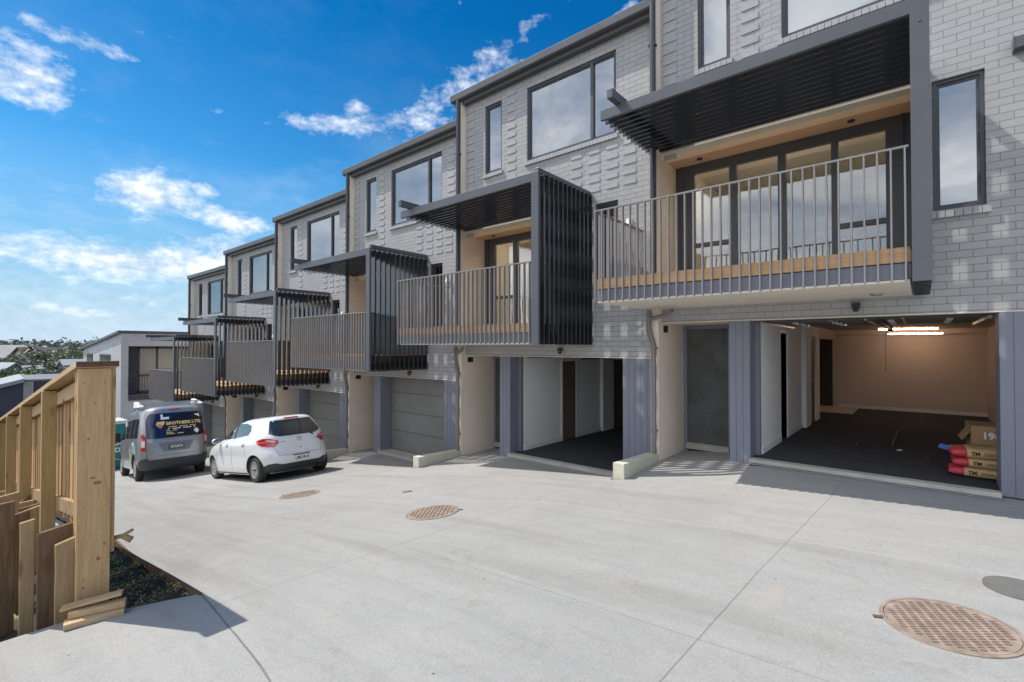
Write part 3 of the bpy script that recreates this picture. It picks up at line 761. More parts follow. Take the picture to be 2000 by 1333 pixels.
    if h>1: P('vent','vent',lambda mb:mb.hexa([(.80,7.90,4.555),(.89,7.90,4.555),(.89,8.0,4.555),(.80,8.0,4.555),(.80,7.93,4.66),(.89,7.93,4.66),(.89,8.0,4.66),(.80,8.0,4.66)]),M['white'],bevel=.004)
    P('number_plate','nump',lambda mb:mb.box(FX1,FX1+.008,8.06,8.24,1.99,2.11),M['black'])
    P('tap','tap',lambda mb:(mb.box(.93,.97,7.93,7.985,.22,.27),mb.tube([(.95,7.94,.245),(.95,7.90,.245),(.95,7.885,.21)],.012,8),mb.tube([(.92,7.93,.28),(.98,7.93,.28)],.008,8)),M['brass'])
    P('sensor_light','sens',lambda mb:(mb.box(-.72,-.63,7.93,8.0,2.27,2.33),mb.lathe([(.001,-.05),(.03,-.04),(.038,-.01),(.03,.0)],seg=16,c=(-.675,7.95,2.26))),M['black'])
    # kerb upstand
    k=MB(); k.hexa([(-3.60,6.60,-1.3),(-3.414,6.60,-1.3),(-3.414,7.855,-1.3),(-3.60,7.855,-1.3),(-3.60,6.60,-.02),(-3.414,6.60,-.02),(-3.414,7.855,-.07),(-3.60,7.855,-.07)])
    return root
LBL=['nearest grey brick townhouse, its open garage holding red sacks and a cardboard box','second townhouse from the right, open garage with white inner walls and brown door',
 'third townhouse from the right, closed garage just right of the white hatchback','fourth townhouse from the right, garage door partly hidden behind the white hatchback roof',
 'fifth townhouse from the right, its garage seen between the silver van and white hatchback','farthest and lowest townhouse of the brick row, above the silver van']
KL=['cream kerb upstand between the two open garages','cream kerb upstand between nearest closed garage and second open garage','cream kerb upstand just right of the white hatchback','cream kerb upstand hidden behind the white hatchback','cream kerb upstand between silver van and white hatchback','cream kerb upstand behind the silver van']
for h in range(1,7):
    house(h,LBL[h-1])
    mb=MB(); mb.hexa([(-3.60,6.60,-1.3),(-3.414,6.60,-1.3),(-3.414,7.853,-1.3),(-3.60,7.853,-1.3),(-3.60,6.60,-.02),(-3.414,6.60,-.02),(-3.414,7.853,-.07),(-3.60,7.853,-.07)])
    k=build('kerb_upstand',mb,M['cream'],bevel=.006,loc=(-(h-1)*WH,0,-(h-1)*SH))
    tag(k,KL[h-1],'kerb','cream plastered kerb upstands between driveways')
# wall light at the frame edge on the nearest house
mb=MB(); mb.box(.835,1.12,7.86,8.0,5.145,5.275); mb.box(.828,.838,7.855,8.0,5.135,5.285)
tag(build('wall_bracket',mb,M['steel'],bevel=.003),'small dark metal box fixed to the brick wall at the right edge','bracket')
# ------------------------------------------------------------------ manhole covers
def tilt(x): 
    s=(zlane(x+.4)-zlane(x-.4))/.8
    return Matrix.Rotation(-math.atan(s),4,'Y')
def manhole(x,y,r,label,rot):
    root=empty('manhole_cover',(x,y,zlane(x)+.004)); root.rotation_euler=(tilt(x)@Matrix.Rotation(rot,4,'Z')).to_euler()
    tag(root,label,'manhole cover','rusty manhole covers in the driveway')
    mb=MB(); mb.lathe([(r,-.06),(r,.003),(r-.022,.004),(r-.022,-.01)],seg=56); build('frame',mb,M['rust'],root)
    mb=MB(); mb.lathe([(r-.026,-.05),(r-.026,.003),(.001,.003)],seg=56); build('lid',mb,M['rust'],root)
    mb=MB()
    # groups of raised bars laid in a basket grid, seen as dark slots between
    s=.052
    n=int(r/s)+1
    for i in range(-n,n+1):
        for j in range(-n*2,n*2+1):
            cx=i*s+(.0 if j%2 else .0); cy=j*.029+(.0145 if i%2 else 0)
            if math.hypot(abs(cx)+.015,abs(cy)+.006)<r-.04: mb.box(cx-.0165,cx+.0165,cy-.0065,cy+.0065,.0025,.0042)
    build('lid_slots',mb,M['slot'],root)
    mb=MB(); mb.box(-r-.045,-r+.03,-.016,.016,-.01,.0035); build('lifting_lug',mb,M['slot'],root)
    return root
manhole(.11,4.06,.345,'largest looking rusty round manhole cover at the bottom right of the driveway',R(20))
manhole(-4.83,4.09,.345,'rusty round manhole cover in the middle of the driveway',R(40)+math.pi)
manhole(-8.45,4.1,.34,'small looking rusty manhole cover just behind the white hatchback',R(20))
mb=MB(); mb.lathe([(.20,-.03),(.20,.002),(.001,.0025)],seg=40)
o=build('service_cover',mb,M['oval'],loc=(.52,4.92,zlane(.52)+.004)); tag(o,'plain grey round cover at the right edge of the driveway','service cover')
mb=MB(); mb.lathe([(.08,-.03),(.08,.002),(.001,.0025)],seg=24)
o=build('service_cover',mb,M['oval'],loc=(-6.35,4.85,zlane(-6.35)+.004)); o.rotation_euler=tilt(-6.35).to_euler(); tag(o,'tiny dark round cover between the manhole and the second open garage','service cover')
# channel drain in front of the nearest garage
root=empty('channel_drain',(-.6,7.86,-.012)); tag(root,'thin metal channel drain in front of the nearest garage threshold','drain')
mb=MB(); mb.box(-1.38,1.3,-.055,.035,-.05,.004); build('channel',mb,M['black'],root)
mb=MB()
for i in range(150): mb.box(-1.37+i*.0178,-1.361+i*.0178,-.05,.03,.004,.008)
mb.box(-1.38,1.3,-.058,-.048,.0,.009); mb.box(-1.38,1.3,.028,.037,.0,.009)
build('grate',mb,M['galv'],root)
# ------------------------------------------------------------------ letters
def text(body,size,mat_,parent,M4,name='lettering',extrude=.001,sx=1.0,bold=0.0,align='CENTER',sp=1.0):
    cu=bpy.data.curves.new(name,'FONT'); cu.body=body; cu.size=size; cu.extrude=extrude; cu.align_x=align; cu.align_y='CENTER'; cu.offset=bold; cu.space_character=sp
    cu.resolution_u=3
    to=bpy.data.objects.new(name,cu); col.objects.link(to)
    dg=bpy.context.evaluated_depsgraph_get(); me=bpy.data.meshes.new_from_object(to.evaluated_get(dg)); bpy.data.objects.remove(to); bpy.data.curves.remove(cu)
    me.materials.clear(); me.materials.append(mat_)
    o=link(name,me,parent); o.matrix_basis=M4@Matrix.Diagonal((sx,1,1,1)); return o
def frame_matrix(o,x,y,z):
    m=Matrix.Identity(4)
    for i,a in enumerate((Vector(x).normalized(),Vector(y).normalized(),Vector(z).normalized())):
        for j in range(3): m[j][i]=a[j]
    for j in range(3): m[j][3]=o[j]
    return m
# ------------------------------------------------------------------ things in the nearest garage
M['card']=mat('cardboard',(.42,.26,.13),.85,var=.08,scale=3)
M['sack_tan']=mat('paper_sack_tan',(.60,.40,.20),.75,var=.1,scale=5,bump=.004,bscale=14)
M['sack_red']=mat('paper_sack_red',(.62,.055,.07),.6,var=.12,scale=5,bump=.004,bscale=14)
M['ink']=mat('black_ink',(.05,.035,.03),.7)
M['chalk']=mat('white_marker',(.8,.8,.8),.7)
M['blueplastic']=mat('blue_plastic',(.03,.12,.35),.4)
def sack(z,dx,rot,label,sq=1.0):
    root=empty('paper_sack',(.62+dx,8.78,z),rot); tag(root,label,'sack','red and tan paper sacks stacked in the open garage')
    def sh(mb,x0,x1,mi):
        n=10; m=12
        xs=[x0+(x1-x0)*i/n for i in range(n+1)]
        base=len(mb.v)
        for x in xs:
            e=1-abs(x/.36)**6*.55
            e=max(.25,e)
            for k in range(m*2):
                t=2*math.pi*k/(m*2); cx=math.copysign(abs(math.cos(t))**.6,math.cos(t)); cz=math.copysign(abs(math.sin(t))**.75,math.sin(t))
                w=.21*(.9+.1*e); hh=.066*e*sq*(1+.06*math.sin(x*21+k))
                mb.v.append((x,cx*w+.006*math.sin(x*30+k*2),.066+cz*hh))
        for i in range(n):
            for k in range(m*2):
                k2=(k+1)%(m*2); mb.f.append((base+i*m*2+k,base+i*m*2+k2,base+(i+1)*m*2+k2,base+(i+1)*m*2+k)); mb.mi.append(mi)
        mb.f.append(tuple(base+k for k in range(m*2))); mb.mi.append(mi); mb.f.append(tuple(base+n*m*2+k for k in range(m*2))); mb.mi.append(mi)
    mb=MB(); sh(mb,-.21,.36,0); build('sack_body',mb,M['sack_tan'],root,smooth=True)
    mb=MB(); sh(mb,-.36,-.2085,0); build('sack_end',mb,M['sack_red'],root,smooth=True)
    text('TM',.062,M['ink'],root,frame_matrix((-.13,-.212,.07),(1,0,0),(0,0,1),(0,-1,0)),extrude=.004,bold=.002)
    for q in range(3):
        mb=MB(); mb.box(-.05,.10-q*.02,-.214,-.208,.055+q*.013,.060+q*.013); build('small_print',mb,M['ink'],root)
    return root
sack(.045,.0,R(-2),'bottom sack of the red and tan pile in the nearest garage')
sack(.170,.03,R(2),'middle sack of the red and tan pile in the nearest garage')
sack(.295,.0,R(6),'top sack of the red and tan pile in the nearest garage',1.05)
mb=MB(); mb.prism([(-.02,0),(.08,-.03),(.085,.035),(.01,.05)],'y',-.01,.01); mb.box(.07,.12,-.012,.012,-.01,.03)
o=build('strap_offcut',mb,M['blueplastic'],loc=(.17,8.72,.385)); o.rotation_euler=(0,0,0); tag(o,'scrap of blue plastic sticking out left of the top sack','plastic scrap')
root=empty('cardboard_box',(.92,9.42,.045),R(3)); tag(root,'brown cardboard box with 1967 written on its lid, behind the sacks','box')
mb=MB(); mb.box(-.42,.45,-.3,.3,0,.56); mb.hexa([(-.52,-.25,.40),(-.42,-.25,.555),(-.42,.2,.555),(-.52,.2,.40),(-.525,-.25,.405),(-.425,-.25,.56),(-.425,.2,.56),(-.525,.2,.405)]); build('box_body',mb,M['card'],root,bevel=.006)
mb=MB(); mb.box(-.435,.46,-.315,.31,.36,.62); build('box_lid',mb,M['card'],root,bevel=.008)
text('1967',.125,M['chalk'],root,frame_matrix((-.205,-.322,.49),(1,0,.02),(0,0,1),(0,-1,0)),extrude=.002,bold=.004)
mb=MB(); mb.tube([(-.02,0,0),(.5,0,0)],.05,20); 
o=build('paper_roll',mb,M['white'],loc=(.80,9.02,.50),smooth=True,auto=True); tag(o,'white tube lying on top of the sack pile, in front of the box','tube')
mb=MB(); mb.tube([(0,0,0),(.02,2.0,.02)],.014,8); o=build('broom_pole',mb,M['black'],loc=(-.40,10.25,.06)); tag(o,'thin dark pole lying on the garage carpet','pole')
mb=MB(); mb.prism([(0,0),(.08,.005),(.06,.025),(.01,.015)],'y',-.015,.015); o=build('scrap',mb,M['white'],loc=(-.33,10.1,.045)); tag(o,'small pale scrap lying by the dark pole on the carpet','scrap')
mb=MB()
for (x,y) in ((.05,9.9),(-.9,10.4),(.33,10.6)): mb.box(x,x+.018,y,y+.015,.041,.047)
tag(build('floor_litter',mb,M['chalk']),'scattered tiny pale crumbs on the dark carpet','litter',kind='stuff')
root=empty('release_cord',(-.48,10.6,2.12)); tag(root,'red pull cord with white tag hanging in the nearest garage','pull cord')
mb=MB(); mb.tube([(0,0,0),(0,0,-.75)],.004,6); build('cord',mb,mat('red_cord',(.4,.04,.03),.6),root)
mb=MB(); mb.lathe([(.001,-.012),(.02,0),(.001,.012)],seg=10,c=(0,0,-.77)); build('cord_knob',mb,mat('red_knob',(.3,.03,.02),.5),root)
mb=MB(); mb.prism([(-.035,-.26),(.015,-.24),(.04,-.13),(.02,-.1),(-.03,-.15)],'y',-.006,-.003); build('paper_tag',mb,M['white'],root)
# ------------------------------------------------------------------ timber fence
SL=.1505
def ztop(x): return 1.57+(x+5.15)*SL
root=empty('timber_fence',(-5.2,.8,zlane(-5.2))); tag(root,'new pine timber fence with sloping flat cap running down the left side','fence')
RB=root.location
def fb(name,mb,m,bevel=.004):
    for i,p in enumerate(mb.v): mb.v[i]=(p[0]-RB.x,p[1]-RB.y,p[2]-RB.z)
    return build(name,mb,m,root,bevel=bevel)
X1=-24
mb=MB(); 
for a,b in ((-5.14,-9.9),(-9.905,-14.7),(-14.705,-19.4),(-19.405,X1)):
    mb.hexa([(b,.672,ztop(b)),(a,.672,ztop(a)),(a,.945,ztop(a)),(b,.945,ztop(b)),(b,.672,ztop(b)+.048),(a,.672,ztop(a)+.048),(a,.945,ztop(a)+.048),(b,.945,ztop(b)+.048)])
cap=fb('cap_board',mb,M['pine_x'])
mb=MB(); mb.box(-5.140,-5.136,.673,.944,ztop(-5.14)+.001,ztop(-5.14)+.046); 
for i,p in enumerate(mb.v): mb.v[i]=(p[0]-RB.x,p[1]-RB.y,p[2]-RB.z)
build('stained_end',mb,M['stain'],cap)
# end board facing the driveway
mb=MB(); mb.box(-5.235,-5.19,.692,.905,zlane(-5.2)+.06,ztop(-5.2)-.004); fb('end_board',mb,M['pine'])
mb=MB()
for (y,z) in ((.73,1.44),(.86,1.44),(.735,.42),(.865,.42),(.735,1.16),(.862,1.13),(.74,-.16),(.86,-.14)): mb.lathe([(.001,.003),(.004,.002),(.0045,0)],axis='x',seg=10,c=(-5.19,y,z))
fb('nail_head',mb,M['stain'],bevel=0)
M['knot']=mat('pine_knot',(.30,.15,.075),.8,var=.4,scale=40)
mb=MB()
for (y,z,a,b) in ((.82,.615,.026,.018),(.79,.66,.016,.011),(.83,-.01,.012,.02),(.76,.98,.009,.013),(.87,.10,.010,.012),(.74,-.22,.008,.012),(.80,1.27,.006,.009)):
    n=len(mb.v); mb.v.append((-5.1885,y,z)); k=14
    for q in range(k):
        t=2*math.pi*q/k; mb.v.append((-5.1895,y+a*math.cos(t)*(1+.15*math.sin(3*t)),z+b*math.sin(t)*(1+.2*math.cos(2*t))))
    for q in range(k): mb.f.append((n,n+1+q,n+1+(q+1)%k)); mb.mi.append(0)
fb('wood_knot',mb,M['knot'],bevel=0)
xp=[-5.30,-7.08,-9.35,-11.6,-13.8,-16.0,-18.2,-20.4,-22.6]
for i,x in enumerate(xp):
    y0=.662 if i else .70
    mb=MB(); mb.box(x-.10,x,y0,y0+.115,zlane(x)-(.25 if i else .0),ztop(x)-.012); fb('post',mb,M['pine_y'])
for dz,nm in ((-.17,'top_rail'),(-1.28,'bottom_rail')):
    mb=MB()
    for i in range(len(xp)-1):
        a=xp[i]-.1; b=xp[i+1]
        P=[]
        for z in (0,.135):
            P+=[(b,.775,ztop(b)+dz+z),(a,.775,ztop(a)+dz+z),(a,.82,ztop(a)+dz+z),(b,.82,ztop(b)+dz+z)]
        mb=MB(); mb.hexa(P); fb(nm,mb,M['pine_x' if dz>-1 else 'rough_pale'])
# palings: board on board
n=0; x=-5.245
mbs=[]
while x>-22:
    w=.145; lay=n%2
    y0=.825 if lay==0 else .848
    mb=MB(); dz=random.uniform(-.02,.02)
    a=x; b=x-w
    P=[]
    for zz in (-1.36+dz,-.006):
        P+=[(b,y0,ztop(b)+zz),(a,y0,ztop(a)+zz),(a,y0+.02,ztop(a)+zz),(b,y0+.02,ztop(b)+zz)]
    mb.hexa(P); fb('paling',mb,M['pine' if n%3 else 'rough_pale'],bevel=0)
    x-=.118 if x>-14 else .118; n+=1
    if n>95: break
mb=MB(); mb.box(-5.245,-5.225,.906,.94,zlane(-5.2)+.45,ztop(-5.2)-.006); fb('edge_batten',mb,M['pine'])
# plinth beam under the palings
for i in range(len(xp)-1):
    a=xp[i]-.11; b=xp[i+1]
    mb=MB(); P=[]
    for z in (-1.75,-1.47): P+=[(b,.80,ztop(b)+z),(a,.80,ztop(a)+z),(a,.87,ztop(a)+z),(b,.87,ztop(b)+z)]
    mb.hexa(P); fb('plinth_beam',mb,M['greywood'])
# rough retaining boards under the fence
def rboard(x,y0,y1,zt0,zt1,zb,m,label,lean=0.0,t=.045):
    mb=MB(); n=6
    k=random.uniform(-.01,.01)
    # slightly wavy sawn board
    L=[];Rr=[]
    for i in range(n+1):
        f=i/n
        L.append((y0+.0015*math.sin(i*2.1+x*5)+lean*(1-f),zb+(zt0-zb)*f)); Rr.append((y1+.0015*math.sin(i*1.7+x*3)+lean*(1-f),zb+(zt1-zb)*f))
    mb.prism(L+Rr[::-1],'x',x-t,x)
    o=build('retaining_board',mb,m,bevel=.006); tag(o,label,'timber board','rough upright boards under the fence')
rboard(-5.27,.58,.70,.15,.185,-.62,M['rough_pale'],'short pale upright board closest to the fence end post')
rboard(-5.40,.488,.725,.235,.275,-.64,M['rough'],'wide brown upright board with slanted top behind the short pale one')
rboard(-5.48,.395,.482,.325,.34,-.66,M['rough_pale'],'tall narrow upright board left of the wide brown one')
rboard(-5.74,.20,.385,.44,.455,-.72,M['rough'],'dark weathered upright board at the left edge of the picture')
rboard(-6.30,.40,.52,.20,.23,-.9,M['rough'],'dark board set back behind the tall narrow one')
rboard(-7.30,.33,.52,.17,.20,-1.1,M['rough_pale'],'pale topped board at the left edge behind the dark ones')
for i in range(9):
    x=-7.75-i*.50
    rboard(x,.60+random.uniform(-.02,.02),.76,ztop(x)-1.30+random.uniform(-.06,.06),ztop(x)-1.27+random.uniform(-.06,.06),zlane(x)-.5,M['rough' if i%2 else 'rough_pale'],['first','second','third','fourth','fifth','sixth','seventh','eighth','ninth'][i]+' of the rough upright boards running down the slope, counted from the camera')
# timber offcuts at the foot of the end post
def offcut(p,q,w,h,label,m):
    p=Vector(p); q=Vector(q); d=(q-p).normalized(); s=d.cross(Vector((0,0,1))).normalized()*w/2; u=Vector((0,0,1))*h
    mb=MB(); mb.hexa([p-s,q-s,q+s,p+s,p-s+u,q-s+u,q+s+u,p+s+u])
    o=build('timber_offcut',mb,m,bevel=.004); tag(o,label,'timber offcut','pine offcuts stacked at the fence end')
z0=zlane(-4.95)
offcut((-4.99,.60,z0+.004),(-4.93,.955,z0+.004),.10,.045,'lowest pine offcut lying flat at the foot of the fence',M['pine_h'])
offcut((-5.06,.64,z0+.052),(-4.95,.97,z0+.052),.09,.045,'middle pine offcut in the little stack by the end post',M['pine_h'])
offcut((-5.12,.60,z0+.10),(-4.99,.955,z0+.135),.085,.022,'thin sloping pine wedge on top of the offcut stack',M['pine_h'])
# broken rail stub poking out of the fence
mb=MB(); mb.tube([(-5.28,.93,.10),(-5.24,1.0,.115),(-5.2,1.06,.16)],.020,9,r2=.012); mb.tube([(-5.24,1.0,.11),(-5.2,1.05,.075)],.022,9,r2=.028)
o=build('broken_branch',mb,M['rough_pale'],smooth=True); tag(o,'knobbly broken branch stub beside the fence end','branch')
# ------------------------------------------------------------------ garden bed planting (stuff)
def leaves(mb,c,rad,n,size,flat=.6,seed=0,zmin=None,shell=.0):
    rnd=random.Random(seed)
    for _ in range(n):
        while True:
            p=Vector((rnd.uniform(-1,1),rnd.uniform(-1,1),rnd.uniform(-1,1)))
            if shell<p.length<1: break
        q=Vector((c[0]+p.x*rad[0],c[1]+p.y*rad[1],c[2]+p.z*rad[2]))
        a=Vector((rnd.gauss(0,1),rnd.gauss(0,1),rnd.gauss(0,flat))).normalized(); b=a.cross(Vector((rnd.gauss(0,1),rnd.gauss(0,1),rnd.gauss(0,1)))).normalized()
        s=size*rnd.uniform(.6,1.3)
        mb.quad([q-a*s-b*s*.1,q-b*s*.45,q+a*s,q+b*s*.45])
mb=MB(); rnd=random.Random(3)
for i in range(330):
    x=rnd.uniform(-9.5,-4.95); y=rnd.uniform(.95,1.42)
    if x>-5.2 and y<.8+(x+5.2)*1.7+.1: continue
    cl=.5+.5*math.sin(x*6+y*9)
    if rnd.random()<.35 and cl<.4: continue
    z=bed(x,y); leaves(mb,(x,y,z+.025),(.06,.05,.025),7,.012,seed=i)
tag(build('ground_cover_plants',mb,M['leaf_cover'],fix=False),'low ground cover plants in the dark garden bed','ground cover',kind='stuff')
mb=MB()
for i in range(260):
    x=rnd.uniform(-6.6,-4.95); y=rnd.uniform(.9,1.42)
    if x>-5.2 and y<.8+(x+5.2)*1.7+.1: continue
    s=rnd.uniform(.006,.02); mb.box(x-s,x+s,y-s*.6,y+s*.6,bed(x,y)-.002,bed(x,y)+s*.8,M=None)
tag(build('bark_chips',mb,M['rough']),'bark chips strewn over the garden bed','bark chips',kind='stuff')
# plants at the far left edge
def frond_plant(c,n,L,m,label,cat,seed,up=.5,w=.02,name='leafy_plant'):
    rnd=random.Random(seed); mb=MB()
    for i in range(n):
        a=rnd.uniform(0,2*math.pi); l=L*rnd.uniform(.6,1.1); e=rnd.uniform(.1,1.0)*up
        p=Vector(c); prev=p; d=Vector((math.cos(a),math.sin(a),e)).normalized(); side=Vector((-math.sin(a),math.cos(a),0))
        seg=5
        for k in range(seg):
            q=prev+d*(l/seg); d=(d+Vector((0,0,-.16))).normalized()
            w0=w*(math.sin(math.pi*(k+.15)/(seg+.3))); w1=w*(math.sin(math.pi*(k+1.15)/(seg+.3)))
            mb.quad([prev-side*w0,prev+side*w0,q+side*w1,q-side*w1]); prev=q
    o=build(name,mb,m,fix=False); tag(o,label,cat); return o
frond_plant((-6.9,.30,.05),30,.16,M['leaf_green'],'spiky green plant at the left edge by the rough boards','plant',5,up=.8,w=.014)
frond_plant((-6.0,.42,-.66),14,.13,M['leaf_cover'],'small weed between the rough boards at the bottom left','weed',6,up=1.2,w=.008)
root=empty('shrub',(-14.3,-.35,-2.4)); tag(root,'yellow green shrub at the left edge beyond the fence','shrub')
mb=MB()
for i in range(24):
    rr=random.Random(i); leaves(mb,(rr.uniform(-.6,.55),rr.uniform(-.9,.42),2.9+rr.uniform(-.9,.75)),(.22,.22,.18),60,.055,seed=i)
build('foliage',mb,M['leaf_yellow'],root,fix=False)
mb=MB(); mb.tube([(0,-.2,0),(.05,-.15,1.6),(-.05,-.1,2.9)],.05,8,r2=.02); mb.tube([(.05,-.15,1.6),(.3,.1,2.6)],.025,6,r2=.01); build('stem',mb,M['bark'],root)
# ------------------------------------------------------------------ vehicles: body = stack of superellipse slices
class Body:
    def __init__(s,levels,p=5.0,flare=None):
        z=[l[0] for l in levels]; s.z=z; s.x0=pchip(z,[l[1] for l in levels]); s.x1=pchip(z,[l[2] for l in levels]); s.w=pchip(z,[l[3] for l in levels]); s.p=p
        pp=[l[4] if len(l)>4 else p for l in levels]; s.pp=pchip(z,pp)
    def pt(s,phi,z,off=0.0):
        def q(phi,z):
            x0,x1,w,p=s.x0(z),s.x1(z),s.w(z),s.pp(z); c,sn=math.cos(phi),math.sin(phi)
            return Vector(((x0+x1)/2-(x1-x0)/2*math.copysign(abs(c)**(2/p),c),w*math.copysign(abs(sn)**(2/p),sn),z))
        P=q(phi,z)
        if off:
            e=.02; a=q(phi+e,z)-q(phi-e,z); b=q(phi,min(z+.01,s.z[-1]))-q(phi,z-.01); n=a.cross(b)
            if n.length<1e-9: n=Vector((0,0,1))
            n.normalize(); c=Vector(((s.x0(z)+s.x1(z))/2,0,z))
            if n.dot(P-c)<0: n=-n
            P=P+n*off
        return P
    def rear(s,y,z):
        w=s.w(z); p=s.pp(z); r=min(1,abs(y)/w)**(p/2); return math.copysign(math.asin(r),y)
    def side(s,x,z,sg=1):
        x0,x1=s.x0(z),s.x1(z); c=((x0+x1)/2-x)/((x1-x0)/2); p=s.pp(z); c=max(-1,min(1,c)); c=math.copysign(abs(c)**(p/2),c)
        return sg*math.acos(c)
    def front(s,y,z): 
        a=s.rear(y,z); return math.pi-a if a>=0 else -math.pi-a
    def mesh(s,name,mats,nz=60,nt=120,wheels=(),wr=.34,inner=.55,archmat=1,trims=()):
        mb=MB(); z0,z1=s.z[0],s.z[-1]
        zs=[z0+(z1-z0)*i/nz for i in range(nz+1)]
        # extra levels near the top for a rounded roof
        zs=sorted(set(zs+[z1-(z1-z0)*k for k in (.002,.005,.009,.013)]))
        for z in zs:
            for k in range(nt): mb.v.append(tuple(s.pt(-math.pi+2*math.pi*k/nt,z)))
        for i in range(len(zs)-1):
            for k in range(nt):
                k2=(k+1)%nt; mb.f.append((i*nt+k,i*nt+k2,(i+1)*nt+k2,(i+1)*nt+k)); mb.mi.append(0)
        mb.f.append(tuple(range(nt))[::-1]); mb.mi.append(0); t=(len(zs)-1)*nt; mb.f.append(tuple(t+k for k in range(nt))); mb.mi.append(0)
        me=mb.mesh(name,mats,True); recalc(me); o=link(name,me)
        cut=MB()
        for (x,y,z) in wheels:
            y0,y1=(inner,1.2) if y>0 else (-1.2,-inner)
            n=40; ring=[(x+wr*math.cos(2*math.pi*k/n),z+wr*math.sin(2*math.pi*k/n)) for k in range(n)]
            cut.prism(ring,'y',y0,y1,archmat)
        if wheels:
            cm=cut.mesh('arch',mats); recalc(cm); co=link('arch',cm)
            b=o.modifiers.new('b','BOOLEAN'); b.object=co; b.operation='DIFFERENCE'; b.solver='EXACT'
            dg=bpy.context.evaluated_depsgraph_get(); m2=bpy.data.meshes.new_from_object(o.evaluated_get(dg))
            o.modifiers.clear(); o.data=m2; bpy.data.objects.remove(co)
            for p in m2.polygons:
                if p.center.z<z0+.002: p.material_index=archmat
            m2.set_sharp_from_angle(angle=R(38)); wn=o.modifiers.new('wn','WEIGHTED_NORMAL'); wn.keep_sharp=True; wn.weight=80
        return o
    def drape(s,name,poly,conv,off,m,parent,cuts=3,thick=.012,smooth=True):
        # poly: 2D points (a,z); conv(a,z)->phi
        bm=bmesh.new(); vs=[bm.verts.new((a,z,0)) for a,z in poly]; bm.faces.new(vs)
        bmesh.ops.triangulate(bm,faces=bm.faces)
        for _ in range(2): bmesh.ops.subdivide_edges(bm,edges=bm.edges[:],cuts=cuts if _==0 else 1,use_grid_fill=True)
        bmesh.ops.triangulate(bm,faces=bm.faces)
        co=[(v.co.x,v.co.y) for v in bm.verts]
        for v,(a,z) in zip(bm.verts,co): v.co=s.pt(conv(a,z),z,off)
        bd=[e for e in bm.edges if e.is_boundary]
        r=bmesh.ops.extrude_edge_only(bm,edges=bd)
        nv=[g for g in r['geom'] if isinstance(g,bmesh.types.BMVert)]
        import mathutils
        kd={}
        for v in nv:
            # find originating vertex param by position
            best=min(range(len(co)),key=lambda i:(bm.verts[i].co-v.co).length_squared) if False else None
        bm.verts.ensure_lookup_table()
        kd=mathutils.kdtree.KDTree(len(co))
        for i in range(len(co)): kd.insert(bm.verts[i].co,i)
        kd.balance()
        for v in nv:
            i=kd.find(v.co)[1]; a,z=co[i]; v.co=s.pt(conv(a,z),z,off-thick)
        bmesh.ops.recalc_face_normals(bm,faces=bm.faces)
        me=bpy.data.meshes.new(name); bm.to_mesh(me); bm.free(); me.materials.append(m)
        if smooth: me.polygons.foreach_set('use_smooth',[True]*len(me.polygons)); me.set_sharp_from_angle(angle=R(40))
        return link(name,me,parent)
import mathutils
M['carwhite']=mat('white_car_paint',(.80,.80,.80),.28,var=.02,scale=1,spec=.5,coat=.8)
M['vansilver']=mat('silver_van_paint',(.33,.335,.345),.34,metal=.35,var=.06,scale=1.2,spec=.5,coat=.6)
M['tyre']=mat('tyre_rubber',(.045,.044,.043),.85,var=.2,scale=12,bump=.002)
M['rim']=mat('dusty_alloy',(.46,.44,.41),.45,metal=.5,var=.15,scale=8)
M['rimdark']=mat('dark_rim_back',(.05,.045,.04),.7,var=.2)
M['bumper']=mat('black_bumper',(.045,.047,.05),.6,var=.15,scale=5)
M['carglass']=mat('tinted_car_glass',(.028,.035,.036),.05,var=.2,scale=2,spec=1.0,coat=.5)
M['redlamp']=mat('red_tail_lamp',(.55,.012,.02),.15,var=.15,scale=20,spec=.8,coat=1)
M['clearlamp']=mat('clear_tail_lamp',(.75,.66,.64),.15,var=.1,scale=20,spec=.8,coat=1)
M['chrome']=mat('chrome',(.6,.61,.62),.15,metal=1,var=.05)
M['gap']=mat('panel_gap',(.10,.10,.10),.7)
M['plate']=mat('plate_white',(.80,.80,.80),.4,var=.03)
M['plateink']=mat('plate_black',(.03,.03,.03),.5)
